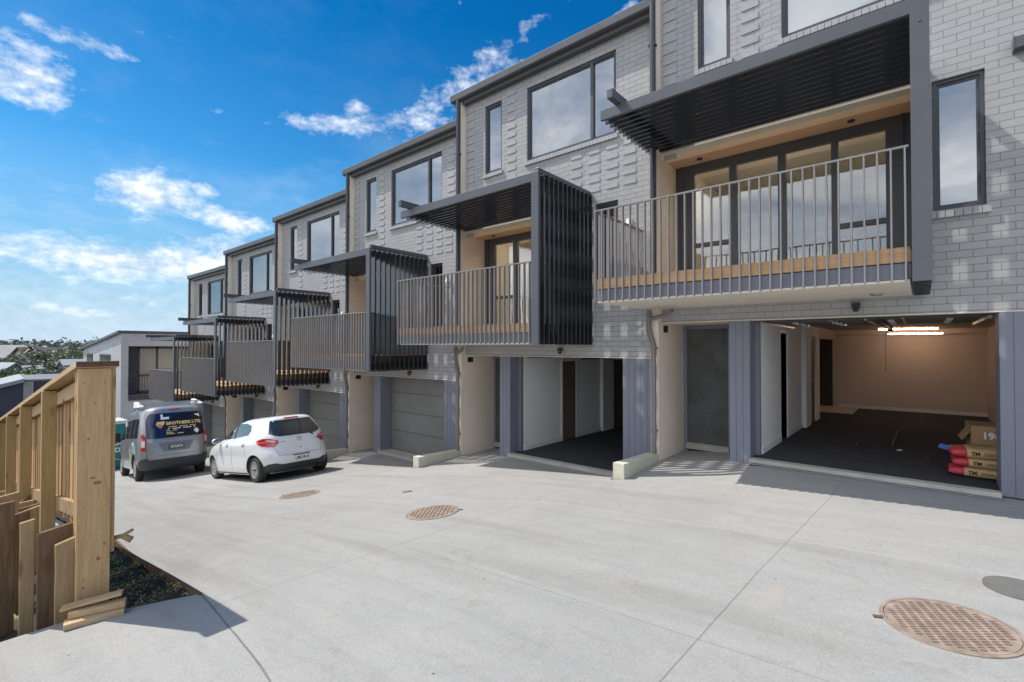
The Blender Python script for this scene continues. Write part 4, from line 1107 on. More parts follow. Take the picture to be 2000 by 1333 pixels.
def wheel(root,x,y,r,wd,spokes=7,side=1):
    mb=MB(); h=wd/2
    mb.lathe([(r*.62,-h*.85),(r*.80,-h),(r*.95,-h*.92),(r*.992,-h*.72),(r,-h*.4),(r,h*.4),(r*.992,h*.72),(r*.95,h*.92),(r*.80,h),(r*.62,h*.85)],axis='y',seg=48,closed=True)
    w=build('wheel',mb,M['tyre'],root,smooth=True,loc=(x,y,r),auto=True)
    mb=MB(); o=side*h
    mb.lathe([(r*.66,o*.93),(r*.63,o*.98),(r*.60,o*.9),(r*.58,o*.5),(r*.58,-o*.8)],axis='y',seg=40,mi=0)
    mb.lathe([(r*.60,o*.25),(.001,o*.25)],axis='y',seg=40,mi=1)
    mb.lathe([(.001,o*.93),(r*.12,o*.9),(r*.15,o*.8),(r*.16,o*.4)],axis='y',seg=20,mi=0)
    for k in range(spokes):
        t=2*math.pi*k/spokes+.2
        for dt in (-.11,.11):
            a=t+dt*.5; b=t+dt*1.6
            p=(math.cos(a)*r*.12,0,math.sin(a)*r*.12); q=(math.cos(b)*r*.61,0,math.sin(b)*r*.61)
            nx,nz=-math.sin(t)*r*.045,math.cos(t)*r*.045
            mb.hexa([(p[0]-nx,o*.5,p[2]-nz),(q[0]-nx,o*.55,q[2]-nz),(q[0]+nx,o*.55,q[2]+nz),(p[0]+nx,o*.5,p[2]+nz),(p[0]-nx,o*.86,p[2]-nz),(q[0]-nx,o*.92,q[2]-nz),(q[0]+nx,o*.92,q[2]+nz),(p[0]+nx,o*.86,p[2]+nz)])
    build('rim',mb,[M['rim'],M['rimdark']],w)
    return w
def place_vehicle(root,rear_axle_x,axle,y,yaw,local_rear_axle,scale=1.0,zf=1.0):
    # heading towards -X, pitched along the lane
    za=zlane(rear_axle_x); zb=zlane(rear_axle_x-axle*.98); pitch=math.atan2(zb-za,axle*.98)
    F=Vector((-math.cos(pitch)*math.cos(yaw),math.cos(pitch)*math.sin(yaw),math.sin(pitch)))
    L=Vector((0,0,1)).cross(F).normalized(); U=F.cross(L)
    o=Vector((rear_axle_x,y,za+.004))-F*(local_rear_axle*scale)
    m=frame_matrix(o,F,L,U); root.matrix_basis=m@Matrix.Diagonal((scale,scale,scale*zf,1))
# ---- white hatchback
car=empty('hatchback_car'); tag(car,'white five door hatchback parked in front of the third garage, number plate LMU414','car')
B=Body([(.17,.20,3.66,.80,4.2),(.25,.09,3.80,.825,4.4),(.36,.03,3.87,.84,4.6),(.50,.0,3.885,.845,4.6),(.62,.02,3.87,.848,4.5),(.74,.055,3.80,.846,4.3),(.84,.085,3.62,.836,4.2),(.91,.10,3.36,.815,4.2),(.96,.12,3.08,.785,4.6),(1.02,.155,2.86,.757,5),(1.10,.205,2.68,.728,5),(1.22,.30,2.46,.682,5),(1.33,.39,2.22,.634,4.6),(1.40,.43,1.98,.59,4.2),(1.44,.47,1.82,.54,3.6),(1.462,.56,1.68,.46,3.2),(1.475,.75,1.50,.32,3.0)])
wz=.29
WP=[(.62,.705,wz),(.62,-.705,wz),(3.11,.705,wz),(3.11,-.705,wz)]
body=B.mesh('car_body',[M['carwhite'],M['bumper']],wheels=[(x,y,.30) for x,y,z in WP],wr=.335); body.parent=car
for x,y,z in WP: wheel(car,x,y,wz,.185,9,1 if y>0 else -1)
LS=lambda x,z:B.side(x,z,1); RS=lambda x,z:B.side(x,z,-1); RR=lambda y,z:B.rear(y,z)
B.drape('rear_window',[(-.50,1.03),(-.40,.998),(.40,.998),(.50,1.03),(.585,1.085),(.50,1.30),(.46,1.375),(-.46,1.375),(-.50,1.30),(-.585,1.085)],RR,.005,M['carglass'],car)
rw=B.drape('brake_light',[(-.17,1.398),(.17,1.398),(.155,1.422),(-.155,1.422)],RR,.012,M['redlamp'],car)
for sg,cv in ((1,LS),(-1,RS)):
    B.drape('side_window',[(2.62,1.0),(1.78,1.035),(1.83,1.37),(2.0,1.36),(2.3,1.245)],cv,.004,M['carglass'],car)
    B.drape('side_window',[(1.72,1.04),(1.02,1.09),(.93,1.19),(1.02,1.31),(1.3,1.365),(1.76,1.372)],cv,.004,M['carglass'],car)
    B.drape('pillar_trim',[(1.715,1.035),(1.79,1.033),(1.835,1.375),(1.765,1.375)],cv,.006,M['black'],car)
    # door gaps
    for xg in ((1.755,.30,1.03),(2.72,.30,.98),(.98,.62,1.08)):
        B.drape('door_gap',[(xg[0],xg[1]),(xg[0]+.007,xg[1]),(xg[0]+.007,xg[2]),(xg[0],xg[2])],cv,.0015,M['gap'],car,thick=.004)
    B.drape('sill_trim',[(.98,.185),(2.76,.185),(2.76,.215),(.98,.215)],cv,.006,M['bumper'],car)
    for xg in (1.05,2.0):
        h=B.drape('door_handle',[(xg,.865),(xg+.14,.865),(xg+.14,.89),(xg,.89)],cv,.022,M['carwhite'],car,thick=.018)
        B.drape('handle_recess',[(xg+.02,.845),(xg+.10,.845),(xg+.12,.875),(xg+.1,.905),(xg+.02,.905),(xg,.875)],cv,.002,M['gap'],h,thick=.002)
    # tail lamps: phi, z
    D=R(1)*sg
    tl=B.drape('tail_lamp',[(22*D,.775),(15*D,.86),(18*D,.925),(32*D,.968),(48*D,.985),(60*D,.955),(56*D,.885),(45*D,.815),(33*D,.78)],lambda a,z:a,.010,M['redlamp'],car,cuts=4)
    B.drape('lamp_lens',[(20*D,.885),(23*D,.915),(34*D,.945),(42*D,.94),(34*D,.905)],lambda a,z:a,.014,M['clearlamp'],tl,cuts=3)
    mb=MB(); mb.lathe([(.001,-.06),(.05,-.055),(.085,-.02),(.09,.02),(.075,.045),(.001,.05)],axis='x',seg=20,c=(2.56,sg*.90,1.0))
    for i,p in enumerate(mb.v): mb.v[i]=(p[0],p[1],1.0+(p[2]-1.0)*.72)
    mr=build('door_mirror',mb,M['carwhite'],car,smooth=True)
    mb=MB(); mb.lathe([(.001,-.066),(.078,-.060),(.08,-.05)],axis='x',seg=20,c=(2.56,sg*.90,1.0))
    for i,p in enumerate(mb.v): mb.v[i]=(p[0],p[1],1.0+(p[2]-1.0)*.70)
    build('mirror_glass',mb,mat('mirror_glass',(.15,.22,.28),.08,metal=.6),mr,smooth=True)
# bumper insert
B.drape('bumper_insert',[(-.80,.30),(-.66,.40),(-.55,.405),(-.42,.365),(.42,.365),(.55,.405),(.66,.40),(.80,.30),(.74,.20),(-.74,.20)],RR,.012,M['bumper'],car,cuts=4)
# hatch gap lines
for P in ([(-.46,.565),(.46,.565),(.46,.572),(-.46,.572)],):
    B.drape('hatch_gap',P,RR,.002,M['gap'],car,thick=.003)
for sg in (1,-1):
    B.drape('hatch_gap',[(sg*.46,.565),(sg*.468,.565),(sg*.565,.80),(sg*.557,.80)],RR,.002,M['gap'],car,thick=.003)
B.drape('plate_recess',[(-.20,.525),(.20,.525),(.19,.548),(-.19,.548)],RR,.003,M['bumper'],car)
pm=frame_matrix(B.pt(math.pi*0,.455)+Vector((-.022,0,0)),(0,-1,0),(.03,0,1),(-1,0,.03))
mb=MB(); mb.box(-.18,.18,-.062,.062,-.006,.0); pl=build('number_plate',mb,M['plate'],car); pl.matrix_basis=pm
text('LMU414',.105,M['plateink'],pl,Matrix.Translation((0,0,.001)),extrude=.001,bold=.002,sx=.85)
# wiper, emblem, lock, badge
mb=MB(); mb.tube([tuple(B.pt(B.rear(y,1.0+.02*(y+.5)),1.0+.02*(y+.5),.022)) for y in (-.30,-.1,.1,.28)],.010,8); mb.tube([tuple(B.pt(B.rear(-.34,.955),.955,.02)),tuple(B.pt(B.rear(-.28,.995),.995,.03))],.018,8)
build('rear_wiper',mb,M['black'],car)
def ring_badge(Bd,y,z,rx,rz,parent,m,wing=True):
    mb=MB(); n=24; c=[Bd.pt(Bd.rear(y+rx*math.cos(2*math.pi*k/n),z+rz*math.sin(2*math.pi*k/n)),z+rz*math.sin(2*math.pi*k/n),.006) for k in range(n)]
    mb.tube([tuple(q) for q in c+[c[0]]],.005,6)
    if wing:
        pts=[(-.8,.25),(-.35,.45),(0,-.35),(.35,.45),(.8,.25)]
        mb.tube([tuple(Bd.pt(Bd.rear(y+rx*a,z+rz*b),z+rz*b,.006)) for a,b in pts],.005,6)
    return build('emblem',mb,m,parent,smooth=True)
ring_badge(B,0,.90,.055,.042,car,M['chrome'])
mb=MB(); mb.lathe([(.001,-.01),(.014,-.008),(.016,0)],axis='x',seg=12,c=(B.x0(.70)-.001,0,.70)); build('lock',mb,M['black'],car)
for y in (.36,-.42):
    B.drape('badge',[(y-.05,.862),(y+.05,.862),(y+.05,.874),(y-.05,.874)],RR,.003,M['chrome'],car)
mb=MB(); mb.box(.35,3.5,-.55,.55,.14,.24); mb.tube([(.08,-.42,.20),(.5,-.42,.2)],.03,10); build('underbody',mb,M['black'],car)
place_vehicle(car,-11.72,2.49,5.46,R(0),.62,1.04,.955)
# ---- silver van
van=empty('silver_van'); tag(van,'silver delivery van with dark blue BROTHERS LTD rear window, parked beyond the hatchback','van')
V=Body([(.28,.12,4.58,.80,5),(.36,.05,4.66,.83,5.5),(.50,.02,4.69,.843,6),(.75,.02,4.68,.847,6.5),(.95,.03,4.60,.845,7),(1.05,.04,4.40,.84,7),(1.15,.055,4.20,.83,7),(1.40,.095,3.95,.80,7),(1.70,.16,3.65,.755,6.5),(1.84,.20,3.45,.725,6),(1.92,.25,3.30,.68,5),(1.96,.36,3.15,.60,4.4),(1.98,.55,2.95,.48,4)])
wr=.325
VW=[(.95,.715,wr),(.95,-.715,wr),(3.89,.715,wr),(3.89,-.715,wr)]
vb=V.mesh('van_body',[M['vansilver'],M['bumper']],wheels=[(x,y,.34) for x,y,z in VW],wr=.385,inner=.56); vb.parent=van
for x,y,z in VW: wheel(van,x,y,wr,.20,8,1 if y>0 else -1)
VR=lambda y,z:V.rear(y,z)
M['vanwin']=mat('blue_black_window_film',(.012,.018,.075),.12,var=.3,scale=1.5,spec=.8)
M['vanwinblk']=mat('black_window_film',(.012,.011,.010),.14,var=.3,scale=2,spec=.7)
rw=V.drape('rear_window',[(-.66,1.14),(-.60,1.10),(.60,1.10),(.66,1.14),(.64,1.62),(.60,1.73),(.54,1.775),(-.54,1.775),(-.60,1.73),(-.64,1.62)],VR,.006,M['vanwin'],van,cuts=4)
V.drape('black_film',[(-.655,1.15),(-.59,1.108),(.22,1.108),(.22,1.40),(.05,1.66),(-.2,1.74),(-.55,1.74),(-.635,1.62)],VR,.009,M['vanwinblk'],rw,cuts=4)
M['gold']=mat('gold_lettering',(.80,.60,.20),.5,var=.08)
M['decalwhite']=mat('white_decal',(.85,.85,.85),.5)
def rear_text(body,y,z,size,m,parent,sx=1,bold=.003,align='LEFT'):
    P=V.pt(V.rear(y,z),z); T=(V.pt(V.rear(y,z+.05),z+.05)-P).normalized()
    return text(body,size,m,parent,frame_matrix(P+Vector((-.016,0,.004)),(0,-1,0),T,Vector((0,-1,0)).cross(T)),extrude=.001,sx=sx,bold=bold,align=align)
rear_text('BROTHERS LTD',.215,1.475,.115,M['gold'],rw,sx=1.0,bold=.005)
for i,(z,l,y0) in enumerate(((1.385,.73,.215),(1.335,.66,.18),(1.285,.28,.215),(1.235,.24,.215),(1.195,.44,.215))):
    n=int(l/.05)
    for k in range(n):
        if (k*7+i*3)%5==0: continue
        a=y0-k*.05
        V.drape('decal_line',[(a,z-.011),(a,z+.011),(a-.042,z+.011),(a-.042,z-.011)],VR,.011,M['gold' if i!=1 else 'decalwhite'],rw,cuts=1,thick=.002)
V.drape('decal_badge',[(.44,1.46),(.42,1.54),(.24,1.55),(.25,1.48),(.34,1.36)],VR,.011,M['gold'],rw,cuts=1,thick=.002)
V.drape('decal_badge',[(.42,1.42),(.38,1.48),(.28,1.44),(.34,1.35)],VR,.0135,mat('salmon_decal',(.65,.22,.12),.5),rw,cuts=1,thick=.002)
for P in ([(.33,1.60),(.33,1.74),(.28,1.74),(.28,1.66),(.14,1.66),(.14,1.60)],[(-.44,1.69),(-.50,1.65),(-.58,1.60),(-.57,1.70)],[(-.44,1.20),(-.50,1.15),(-.55,1.22),(-.50,1.30),(-.42,1.26)]):
    V.drape('decal_shape',P,VR,.012,M['decalwhite'],rw,cuts=1,thick=.002)
V.drape('decal_shape',[(-.53,1.42),(-.61,1.40),(-.60,1.51),(-.54,1.50)],VR,.012,mat('blue_decal',(.05,.15,.6),.5),rw,cuts=1,thick=.002)
V.drape('brake_light',[(-.14,1.845),(.14,1.845),(.12,1.872),(-.12,1.872)],VR,.012,M['redlamp'],van)
for sg in (1,-1):
    cv=lambda a,z:a; D=R(1)*sg
    tl=V.drape('tail_lamp',[(27*D,.80),(42*D,.80),(44*D,1.22),(34*D,1.24),(27*D,1.16)],cv,.012,M['redlamp'],van,cuts=3)
    V.drape('lamp_lens',[(28*D,.90),(41*D,.90),(41*D,1.06),(28*D,1.06)],cv,.016,M['clearlamp'],tl,cuts=2)
    sc=(lambda x,z:V.side(x,z,1)) if sg>0 else (lambda x,z:V.side(x,z,-1))
    V.drape('side_window',[(.48,1.16),(1.75,1.16),(1.75,1.62),(1.68,1.68),(.62,1.68),(.52,1.60)],sc,.005,M['carglass'],van,cuts=3)
    V.drape('side_window',[(1.86,1.16),(2.62,1.16),(2.62,1.66),(1.86,1.68)],sc,.005,M['carglass'],van,cuts=2)
    V.drape('side_window',[(2.78,1.14),(3.85,1.10),(3.62,1.40),(3.35,1.64),(2.78,1.66)],sc,.005,M['carglass'],van,cuts=3)
    for xg in (1.80,2.70,3.72):
        V.drape('door_gap',[(xg,.40),(xg+.009,.40),(xg+.009,1.10),(xg,1.10)],sc,.0015,M['gap'],van,thick=.003)
    for (nm,c,poly) in (('pink',(.42,.22,.26),[(1.6,.52),(1.75,.75),(1.66,.92),(1.5,.80)]),('green',(.28,.42,.22),[(1.38,.45),(1.52,.62),(1.30,.90),(1.15,1.02),(1.22,.75)]),('yellow',(.52,.48,.26),[(1.44,.50),(1.58,.52),(1.55,.70),(1.45,.66)]),('teal',(.22,.42,.42),[(.62,.72),(1.0,.78),(1.12,.98),(.85,1.02),(.66,.92)]),('sky',(.36,.50,.54),[(.85,.92),(1.35,.98),(1.1,1.06),(.8,1.04)])):
        V.drape('side_decal',poly,sc,.003,mat(nm+'_decal',c,.45,var=.25,scale=5),van,cuts=2,thick=.003)
    mb=MB(); mb.box(3.70,3.76,sg*.93-.09,sg*.93+.09,1.05,1.36); mb.box(3.70,3.80,sg*.84-.03,sg*.84+.03,1.10,1.14); build('door_mirror',mb,M['black'],van,bevel=.02)
V.drape('rear_bumper',[(-89,.30),(89,.30),(89,.50),(70,.58),(40,.60),(33,.545),(-33,.545),(-40,.60),(-70,.58),(-89,.50)],lambda a,z:R(a)*.62,.022,M['bumper'],van,cuts=5,thick=.03)
V.drape('plate_recess',[(-.40,.98),(-.30,.735),(.30,.735),(.40,.98)],VR,.004,mat('recess_grey',(.20,.21,.225),.5,metal=.2),van,cuts=2)
pm=frame_matrix(Vector((V.x0(.85)-.022,0,.85)),(0,-1,0),(.03,0,1),(-1,0,.03))
mb=MB(); mb.box(-.18,.18,-.062,.062,-.006,.0); pl=build('number_plate',mb,M['plateink'],van); pl.matrix_basis=pm
mb=MB(); mb.box(-.17,.17,-.053,.053,0,.001); build('plate_face',mb,mat('plate_dark',(.12,.12,.12),.4),pl)
text('GCL814',.098,M['plate'],pl,Matrix.Translation((0,0,.003)),extrude=.001,bold=.002,sx=.85)
ring_badge(V,0,1.045,.05,.04,van,M['chrome'],False)
for z in (1.078,.64):
    V.drape('tailgate_gap',[(-.60,z),(.60,z),(.60,z+.008),(-.60,z+.008)],VR,.0015,M['gap'],van,thick=.003)
for sg in (1,-1):
    V.drape('tailgate_gap',[(sg*.655,.60),(sg*.663,.60),(sg*.655,1.78),(sg*.647,1.78)],VR,.0015,M['gap'],van,thick=.003,cuts=5)
mb=MB(); mb.box(.3,4.3,-.6,.6,.24,.36); mb.tube([(.02,.25,.33),(.4,.25,.33)],.04,10); mb.box(.85,1.05,-.66,.66,.27,.36); build('underbody',mb,M['black'],van)
# roof rack with crossbars and pale wind deflector ends
mb=MB()
for x in (.75,1.7,2.6):
    mb.box(x-.03,x+.03,-.72,.72,2.075,2.105)
    for y in (-.62,.62): mb.box(x-.02,x+.02,y-.02,y+.02,1.90,2.08)
for y in (-.6,.6): mb.box(.5,2.8,y-.025,y+.025,2.03,2.06)
rk=build('roof_rack',mb,M['galv'],van,bevel=.004)
for sg in (1,-1):
    mb=MB(); y=sg*.70
    mb.hexa([(.55,y-.07,1.99),(1.5,y-.07,2.02),(1.5,y+.07,2.02),(.55,y+.07,1.99),(.60,y-.05,2.035),(1.5,y-.05,2.19),(1.5,y+.05,2.19),(.60,y+.05,2.035)])
    build('ladder_wrap',mb,M['white'],rk,bevel=.01)
place_vehicle(van,-17.6,2.94,4.50,R(5),.95,1.07)
# ---- teal cabin behind the van
root=empty('portable_cabin',(-25.6,4.45,zlane(-25.6))); tag(root,'tall teal plastic cabin with white lettering at the far end behind the silver van','cabin')
M['teal']=mat('teal_plastic',(.012,.20,.19),.45,var=.1,scale=3)
mb=MB(); mb.prism([(-.62,.14),(.62,.14),(.62,1.78),(.5,1.93),(-.5,1.93),(-.62,1.78)],'x',-.55,.55); build('cabin_shell',mb,M['teal'],root,bevel=.02)
mb=MB(); mb.box(-.62,.66,-.7,.7,0,.13); build('base_skid',mb,mat('skid_brown',(.12,.09,.07),.8),root,bevel=.01)
mb=MB(); mb.prism([(-.66,1.92),(.66,1.92),(.4,2.05),(-.4,2.05)],'x',-.6,.6); build('cabin_roof',mb,mat('cabin_roof_white',(.6,.62,.62),.6),root,bevel=.01)
text('SO',.30,M['decalwhite'],root,frame_matrix((.56,.22,1.15),(0,1,0),(0,0,1),(1,0,0)),bold=.008)
text('DU',.26,M['decalwhite'],root,frame_matrix((.56,.22,.86),(0,1,0),(0,0,1),(1,0,0)),bold=.008)
mb=MB(); mb.tube([(.56,-.02,.45),(.57,.1,.50),(.57,.2,.46),(.56,.3,.5)],.012,6); build('squiggle_mark',mb,M['decalwhite'],root)
# ------------------------------------------------------------------ pale end building
EX=-31.2
root=empty('end_building',(EX,5.8,zlane(EX))); tag(root,'pale grey brick building with sloping roof across the far end of the lane','building')
EB=root.location
def ep(name,mb,m,par=None,**k):
    for i,p in enumerate(mb.v): mb.v[i]=(p[0]-EB.x,p[1]-EB.y,p[2]-EB.z)
    return build(name,mb,m,par or root,**k)
zr0=2.50; zr1=1.62
# end wall (faces the lane) with recess opening
mb=MB()
def wallYZ(mb,x0,x1,y0,y1,z0,z1,holes):
    ys=sorted(set([y0,y1]+[v for h in holes for v in h[:2]])); zs=sorted(set([z0,z1]+[v for h in holes for v in h[2:]]))
    for a,b in zip(ys[:-1],ys[1:]):
        for c,d in zip(zs[:-1],zs[1:]):
            if any(h[0]<(a+b)/2<h[1] and h[2]<(c+d)/2<h[3] for h in holes): continue
            mb.box(x0,x1,a,b,c,d)
wallYZ(mb,EX-.25,EX,5.8,17,-5.2,2.46,[(6.1,10.2,-.75,1.80),(6.3,9.6,-4.2,-1.6)])
ep('end_wall',mb,M['brick_pale'])
mb=MB(); mb.prism([(EX-.255,-6.5),(EX-.255,2.455),(EX-10.4,1.62),(EX-10.4,-6.5)],'y',5.8,6.0); 
sw=ep('side_wall',mb,M['brick_pale'])
for (a,b) in ((-40.2,-38.5),(-36.3,-33.6)):
    mb=MB(); mb.box(a,b,5.76,5.80,.50,1.36); w=ep('window',mb,M['frame'])
    mb=MB(); n=2 if b-a<2 else 3
    for i in range(n): mb.box(a+.08+i*(b-a-.08)/n,a+(i+1)*(b-a-.08)/n,5.755,5.762,.58,1.28)
    ep('pane',mb,M['glass_plain'],None).parent=root
mb=MB(); mb.hexa([(EX-10.6,5.65,1.60),(EX+.08,5.65,2.48),(EX+.08,17,2.48),(EX-10.6,17,1.60),(EX-10.6,5.65,1.72),(EX+.08,5.65,2.60),(EX+.08,17,2.60),(EX-10.6,17,1.72)]); rf=ep('roof',mb,M['fascia'])
mb=MB(); mb.lathe([(.001,.5),(.35,.42),(.45,.2),(.45,-.2)],seg=16,c=(-34,10.5,2.5)); ep('roof_vent',mb,M['fascia'],None)
mb=MB(); mb.box(EX-1.5,EX-.26,6.0,6.1,-.8,1.8); mb.box(EX-1.55,EX-1.5,6.1,10.2,-4.6,-.75); ep('recess_side',mb,M['clad'])
mb=MB(); mb.box(EX-1.6,EX-1.3,6.1,6.75,-.75,1.8); ep('recess_cladding',mb,mat('indigo_cladding',(.05,.055,.10),.5,var=.1))
mb=MB(); mb.box(EX-1.35,EX-1.28,6.75,10.2,1.66,1.8); mb.box(EX-1.35,EX-1.28,6.75,10.2,-.75,-.62)
for y in (6.75,7.58,8.45,9.25,10.1): mb.box(EX-1.35,EX-1.28,y,y+.10,-.75,1.8)
mb.box(EX-1.35,EX-1.28,6.75,7.6,.15,.22)
sd=ep('sliding_door',mb,M['frame'])
mb=MB(); mb.box(EX-1.33,EX-1.31,6.8,10.15,-.7,1.7); ep('curtain_pane',mb,mat('pale_curtain',(.42,.40,.36),.3,var=.08,scale=4,stretch=(1,9,.3),spec=.7))
mb=MB(); mb.box(EX-1.5,EX+.02,6.1,10.2,-1.0,-.76); ep('balcony',mb,M['steel'])
mb=MB()
for i in range(38): mb.box(EX+.02,EX+.045,6.12+i*.11,6.14+i*.11,-1.05,.32)
mb.box(EX+.015,EX+.05,6.1,10.2,.32,.36); ep('railing',mb,M['frame'])
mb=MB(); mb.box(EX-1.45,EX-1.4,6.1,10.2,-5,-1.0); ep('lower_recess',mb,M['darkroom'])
# ------------------------------------------------------------------ far houses and trees
def ground_z(x,y): return terr(x,y)
def farhouse(name,u,v,depth,wd,dp,eave,ridge,rot,wallm,roofm,label,windows=2,zbase=None,hip=False):
    p=at(u,v,depth)   # v is the ridge line
    zb=ground_z(p.x,p.y)-.3; zt=p.z
    root=empty('far_house',(p.x,p.y,zb),rot); tag(root,label,'house','houses on the far slope')
    H=zt-zb; he=H-ridge
    mb=MB(); mb.prism([(-dp/2,0),(dp/2,0),(dp/2,he),(0,H-.05) if not hip else (dp/2,he),(-dp/2,he)] if not hip else [(-dp/2,0),(dp/2,0),(dp/2,he),(-dp/2,he)],'x',-wd/2,wd/2); build('wall',mb,wallm,root)
    mb=MB(); e=.5
    if hip:
        mb.v+=[(-wd/2-e,-dp/2-e,he),(wd/2+e,-dp/2-e,he),(wd/2+e,dp/2+e,he),(-wd/2-e,dp/2+e,he),(-wd/4,0,H),(wd/4,0,H)]
        for f in ((0,1,5,4),(1,2,5),(2,3,4,5),(3,0,4),(3,2,1,0)): mb.f.append(f); mb.mi.append(0)
    else:
        for s in (-1,1):
            mb.hexa([(-wd/2-e,0,H-.0),(wd/2+e,0,H-.0),(wd/2+e,s*(dp/2+e),he-.25),(-wd/2-e,s*(dp/2+e),he-.25),(-wd/2-e,0,H+.2),(wd/2+e,0,H+.2),(wd/2+e,s*(dp/2+e),he-.05),(-wd/2-e,s*(dp/2+e),he-.05)])
    build('roof',mb,roofm,root)
    for i in range(windows):
        for s in (-1,1):
            mb=MB(); x=-wd/2+(i+.5)*wd/windows; mb.box(x-.8,x+.8,s*(dp/2+.03)-.03,s*(dp/2+.03)+.03,he-2.2,he-.9); build('window',mb,M['glass_plain'],root)
    for s in (-1,1):
        mb=MB(); mb.box(s*(wd/2+.03)-.03,s*(wd/2+.03)+.03,-1.2,1.2,he-2.0,he-.8); build('window',mb,M['glass_plain'],root)
    return root
M['wwall']=mat('far_white_wall',(.50,.50,.48),.8,var=.06,scale=.4)
M['cwall']=mat('far_cream_wall',(.55,.50,.42),.8,var=.06,scale=.4)
M['gwall']=mat('far_grey_wall',(.33,.36,.38),.8,var=.06,scale=.4)
M['roofg']=mat('far_grey_roof',(.16,.17,.18),.7,var=.15,scale=.5)
M['roofb']=mat('far_brown_roof',(.15,.12,.10),.8,var=.15,scale=.5)
M['roofw']=mat('far_pale_roof',(.27,.285,.30),.6,var=.08,scale=.5)
M['navy']=mat('navy_weatherboard',(.045,.05,.075),.6,var=.1,scale=2,stretch=(.4,.4,9))
farhouse('h',15,676,100,12,9,3,3.0,R(35),M['wwall'],M['roofg'],'white gabled house on the far ridge at the left edge')
farhouse('h',98,680,100,10,9,3,3.2,R(115),M['cwall'],M['roofb'],'brown roofed house on the far ridge right of the palm')
farhouse('h',6,711,64,5,4,3,1.6,R(20),M['wwall'],M['roofw'],'house with pale roof at the left edge below the trees')
farhouse('h',100,716,66,5,4,3,.8,R(100),M['gwall'],M['roofw'],'blue grey house with a long pale roof in the valley')
farhouse('h',150,705,56,2.0,2.0,3,.4,R(95),M['gwall'],M['roofw'],'small blue grey house just left of the pale end building')
farhouse('h',75,727,50,3.6,3,3,.7,R(80),M['wwall'],M['roofg'],'low white walled house half hidden behind the bright bush',hip=True)
farhouse('h',128,690,110,12,8,3,2.2,R(60),M['wwall'],M['roofg'],'pale house on the far ridge left of the end building trees',hip=True)
# navy house close below the fence
pa=at(0,766,24); pb=at(47,742,24); pc=at(120,740,25)
root=empty('navy_house',(pb.x,pb.y,-8)); tag(root,'dark navy house with a pale vertical strip, just beyond the fence','house')
b0=root.location
d=(pc-pb).normalized(); d.z=0; d.normalize(); nrm=Vector((-d.y,d.x,0))
if nrm.x>0: nrm=-nrm
ht=pb.z+8
def fac(mb,s0,s1,z0a,z0b,z1a,z1b,t0,t1,mi=0):
    P=[]
    for (za,zb_) in ((z0a,z0b),(z1a,z1b)):
        P+=[d*s0+nrm*t0+Vector((0,0,za)),d*s1+nrm*t0+Vector((0,0,zb_)),d*s1+nrm*t1+Vector((0,0,zb_)),d*s0+nrm*t1+Vector((0,0,za))]
    mb.hexa(P)
mb=MB(); fac(mb,-6,-.0,0,0,ht-1.9,ht-.12,0,6); fac(mb,.001,7,0,0,ht-.1,ht-.1,0,6.02); build('wall',mb,M['navy'],root)
mb=MB(); fac(mb,-.02,.34,0,0,ht-.05,ht-.05,-.06,-.002); build('pale_strip',mb,mat('pale_strip_grey',(.33,.31,.30),.7,var=.12),root)
mb=MB(); fac(mb,-6.2,-.0,ht-1.95,ht-.12,ht-1.75,ht+.06,-.2,6.2); build('roof',mb,M['roofw'],root)
mb=MB(); fac(mb,.001,7.1,ht-.1,ht-.1,ht+.0,ht+.0,-.1,6.1); build('roof_edge',mb,M['roofg'],root)
mb=MB(); fac(mb,2.1,3.0,ht-1.7,ht-1.7,ht-1.35,ht-1.35,-.04,-.0); build('window',mb,M['glass_plain'],root)
def tree(u,v,depth,rw,rh,m,label,seed,cat='tree',group='trees on the far slope',n=26,lf=.30,per=90,name='tree',zb=None):
    p=at(u,v,depth); rnd=random.Random(seed)      # v is the crown top
    gz=ground_z(p.x,p.y) if zb is None else zb
    root=empty(name,(p.x,p.y,gz)); tag(root,label,cat,group)
    ct=p.z-gz; cz=ct-rh
    mb=MB(); hubs=[]
    for i in range(n):
        a=rnd.uniform(0,2*math.pi); r=rw*math.sqrt(rnd.uniform(.05,1)); h=rnd.uniform(-.85,1)
        k=math.sqrt(max(.1,1-(h*.9)**2)); c=(math.cos(a)*r*k,math.sin(a)*r*k,cz+h*rh*.85); hubs.append(c)
        s=rw*rnd.uniform(.20,.38); leaves(mb,c,(s,s,s*.62),per,lf,seed=seed*100+i,shell=.35)
    build('crown',mb,m,root,fix=False)
    mb=MB(); tr=max(.12,rw*.06); mb.tube([(0,0,-.5),(rnd.uniform(-.2,.2),rnd.uniform(-.2,.2),cz*.6),(0,0,cz)],tr,8,r2=tr*.5)
    for c in hubs[:7]: mb.tube([(0,0,max(.3,cz*.75)),(c[0]*.6,c[1]*.6,(cz*.75+c[2])/2+.2),c],tr*.4,6,r2=tr*.12)
    build('trunk',mb,M['bark'],root)
    return root
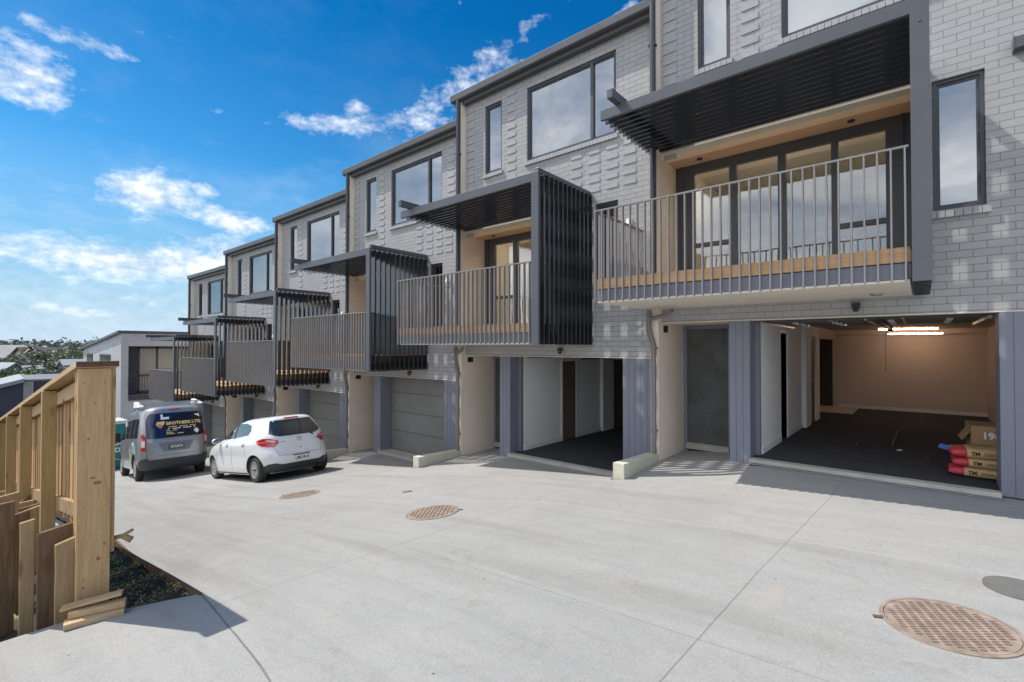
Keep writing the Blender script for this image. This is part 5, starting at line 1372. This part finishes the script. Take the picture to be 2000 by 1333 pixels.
T=[(20,700,78,5,3,'leaf_olive','olive tree at the left edge of the far tree belt'),(40,694,82,4.5,3.2,'leaf_grey','grey green tree below the palm'),
 (68,690,84,5,3.6,'leaf_olive','broad olive tree right of the palm'),(95,686,86,5.5,4,'leaf_olive','tallest olive tree in the far belt'),
 (118,696,80,4,3,'leaf_grey','grey green tree at the right end of the far belt'),(52,708,66,4,2.6,'leaf_grey','lower grey tree in the middle of the valley'),
 (85,716,60,3.6,2.2,'leaf_grey','dark grey green tree beside the blue grey house'),(122,706,58,3,2.2,'leaf_olive','olive tree above the fence cap, left of the end building'),
 (28,728,44,2.4,1.2,'leaf_green','bright green round bush behind the navy house'),(62,732,46,2.2,1.1,'leaf_olive','dull green bush behind the navy house'),
 (150,676,62,3.6,4.2,'leaf_olive','tree directly left of the end building roof'),(140,684,66,3.4,3.2,'leaf_green','lower green tree left of the end building'),
 (175,670,70,4,3,'leaf_grey','tree top peeping over the end building roof'),(5,722,58,3,2,'leaf_olive','tree at the extreme left in front of the pale roof'),(132,722,46,2.6,1.4,'leaf_grey','grey bush just above the fence cap'),(100,728,50,2.4,1.2,'leaf_olive','olive bush above the navy house roof'),
 (112,675,190,9,3,'leaf_grey','hazy distant tree group on the skyline')]
for i,(u,v,dp,rw,rh,m,l) in enumerate(T): tree(u,v,dp,rw,rh,M[m],l,i+1,n=34,per=90,lf=.19 if dp<70 else .27)
# palm
p=at(60,668,95); gz=ground_z(p.x,p.y)
root=empty('palm_tree',(p.x,p.y,gz)); tag(root,'palm tree standing above the far ridge','palm tree')
H=p.z-gz
mb=MB(); mb.tube([(0,0,-.5),(.1,0,H*.5),(0,0,H-1.2)],.35,8,r2=.25); build('trunk',mb,M['bark'],root)
mb=MB(); rnd=random.Random(9)
for i in range(34):
    a=rnd.uniform(0,2*math.pi); e=rnd.uniform(-.5,1.4); d_=Vector((math.cos(a),math.sin(a),e)).normalized(); side=Vector((-math.sin(a),math.cos(a),0)); q=Vector((0,0,H-1.3))
    for k in range(5):
        q2=q+d_*.55; d_=(d_+Vector((0,0,-.22))).normalized(); w=.22*(1-k*.17); mb.quad([q-side*w,q+side*w,q2+side*w*.8,q2-side*w*.8]); q=q2
build('fronds',mb,M['leaf_grey'],root,fix=False)
# hillside wood far off (uncountable)
mb=MB(); rnd=random.Random(21)
for i in range(420):
    x=rnd.uniform(-420,-120); y=rnd.uniform(-60,160); 
    if x>-150 and abs(y+10)<0: continue
    z=ground_z(x,y); s=rnd.uniform(2,4.2); leaves(mb,(x,y,z+s*.5),(s,s,s*.6),26,s*.28,seed=i)
tag(build('hillside_wood',mb,M['leaf_grey'],fix=False),'distant wooded hillside beyond the houses','woodland',kind='stuff')
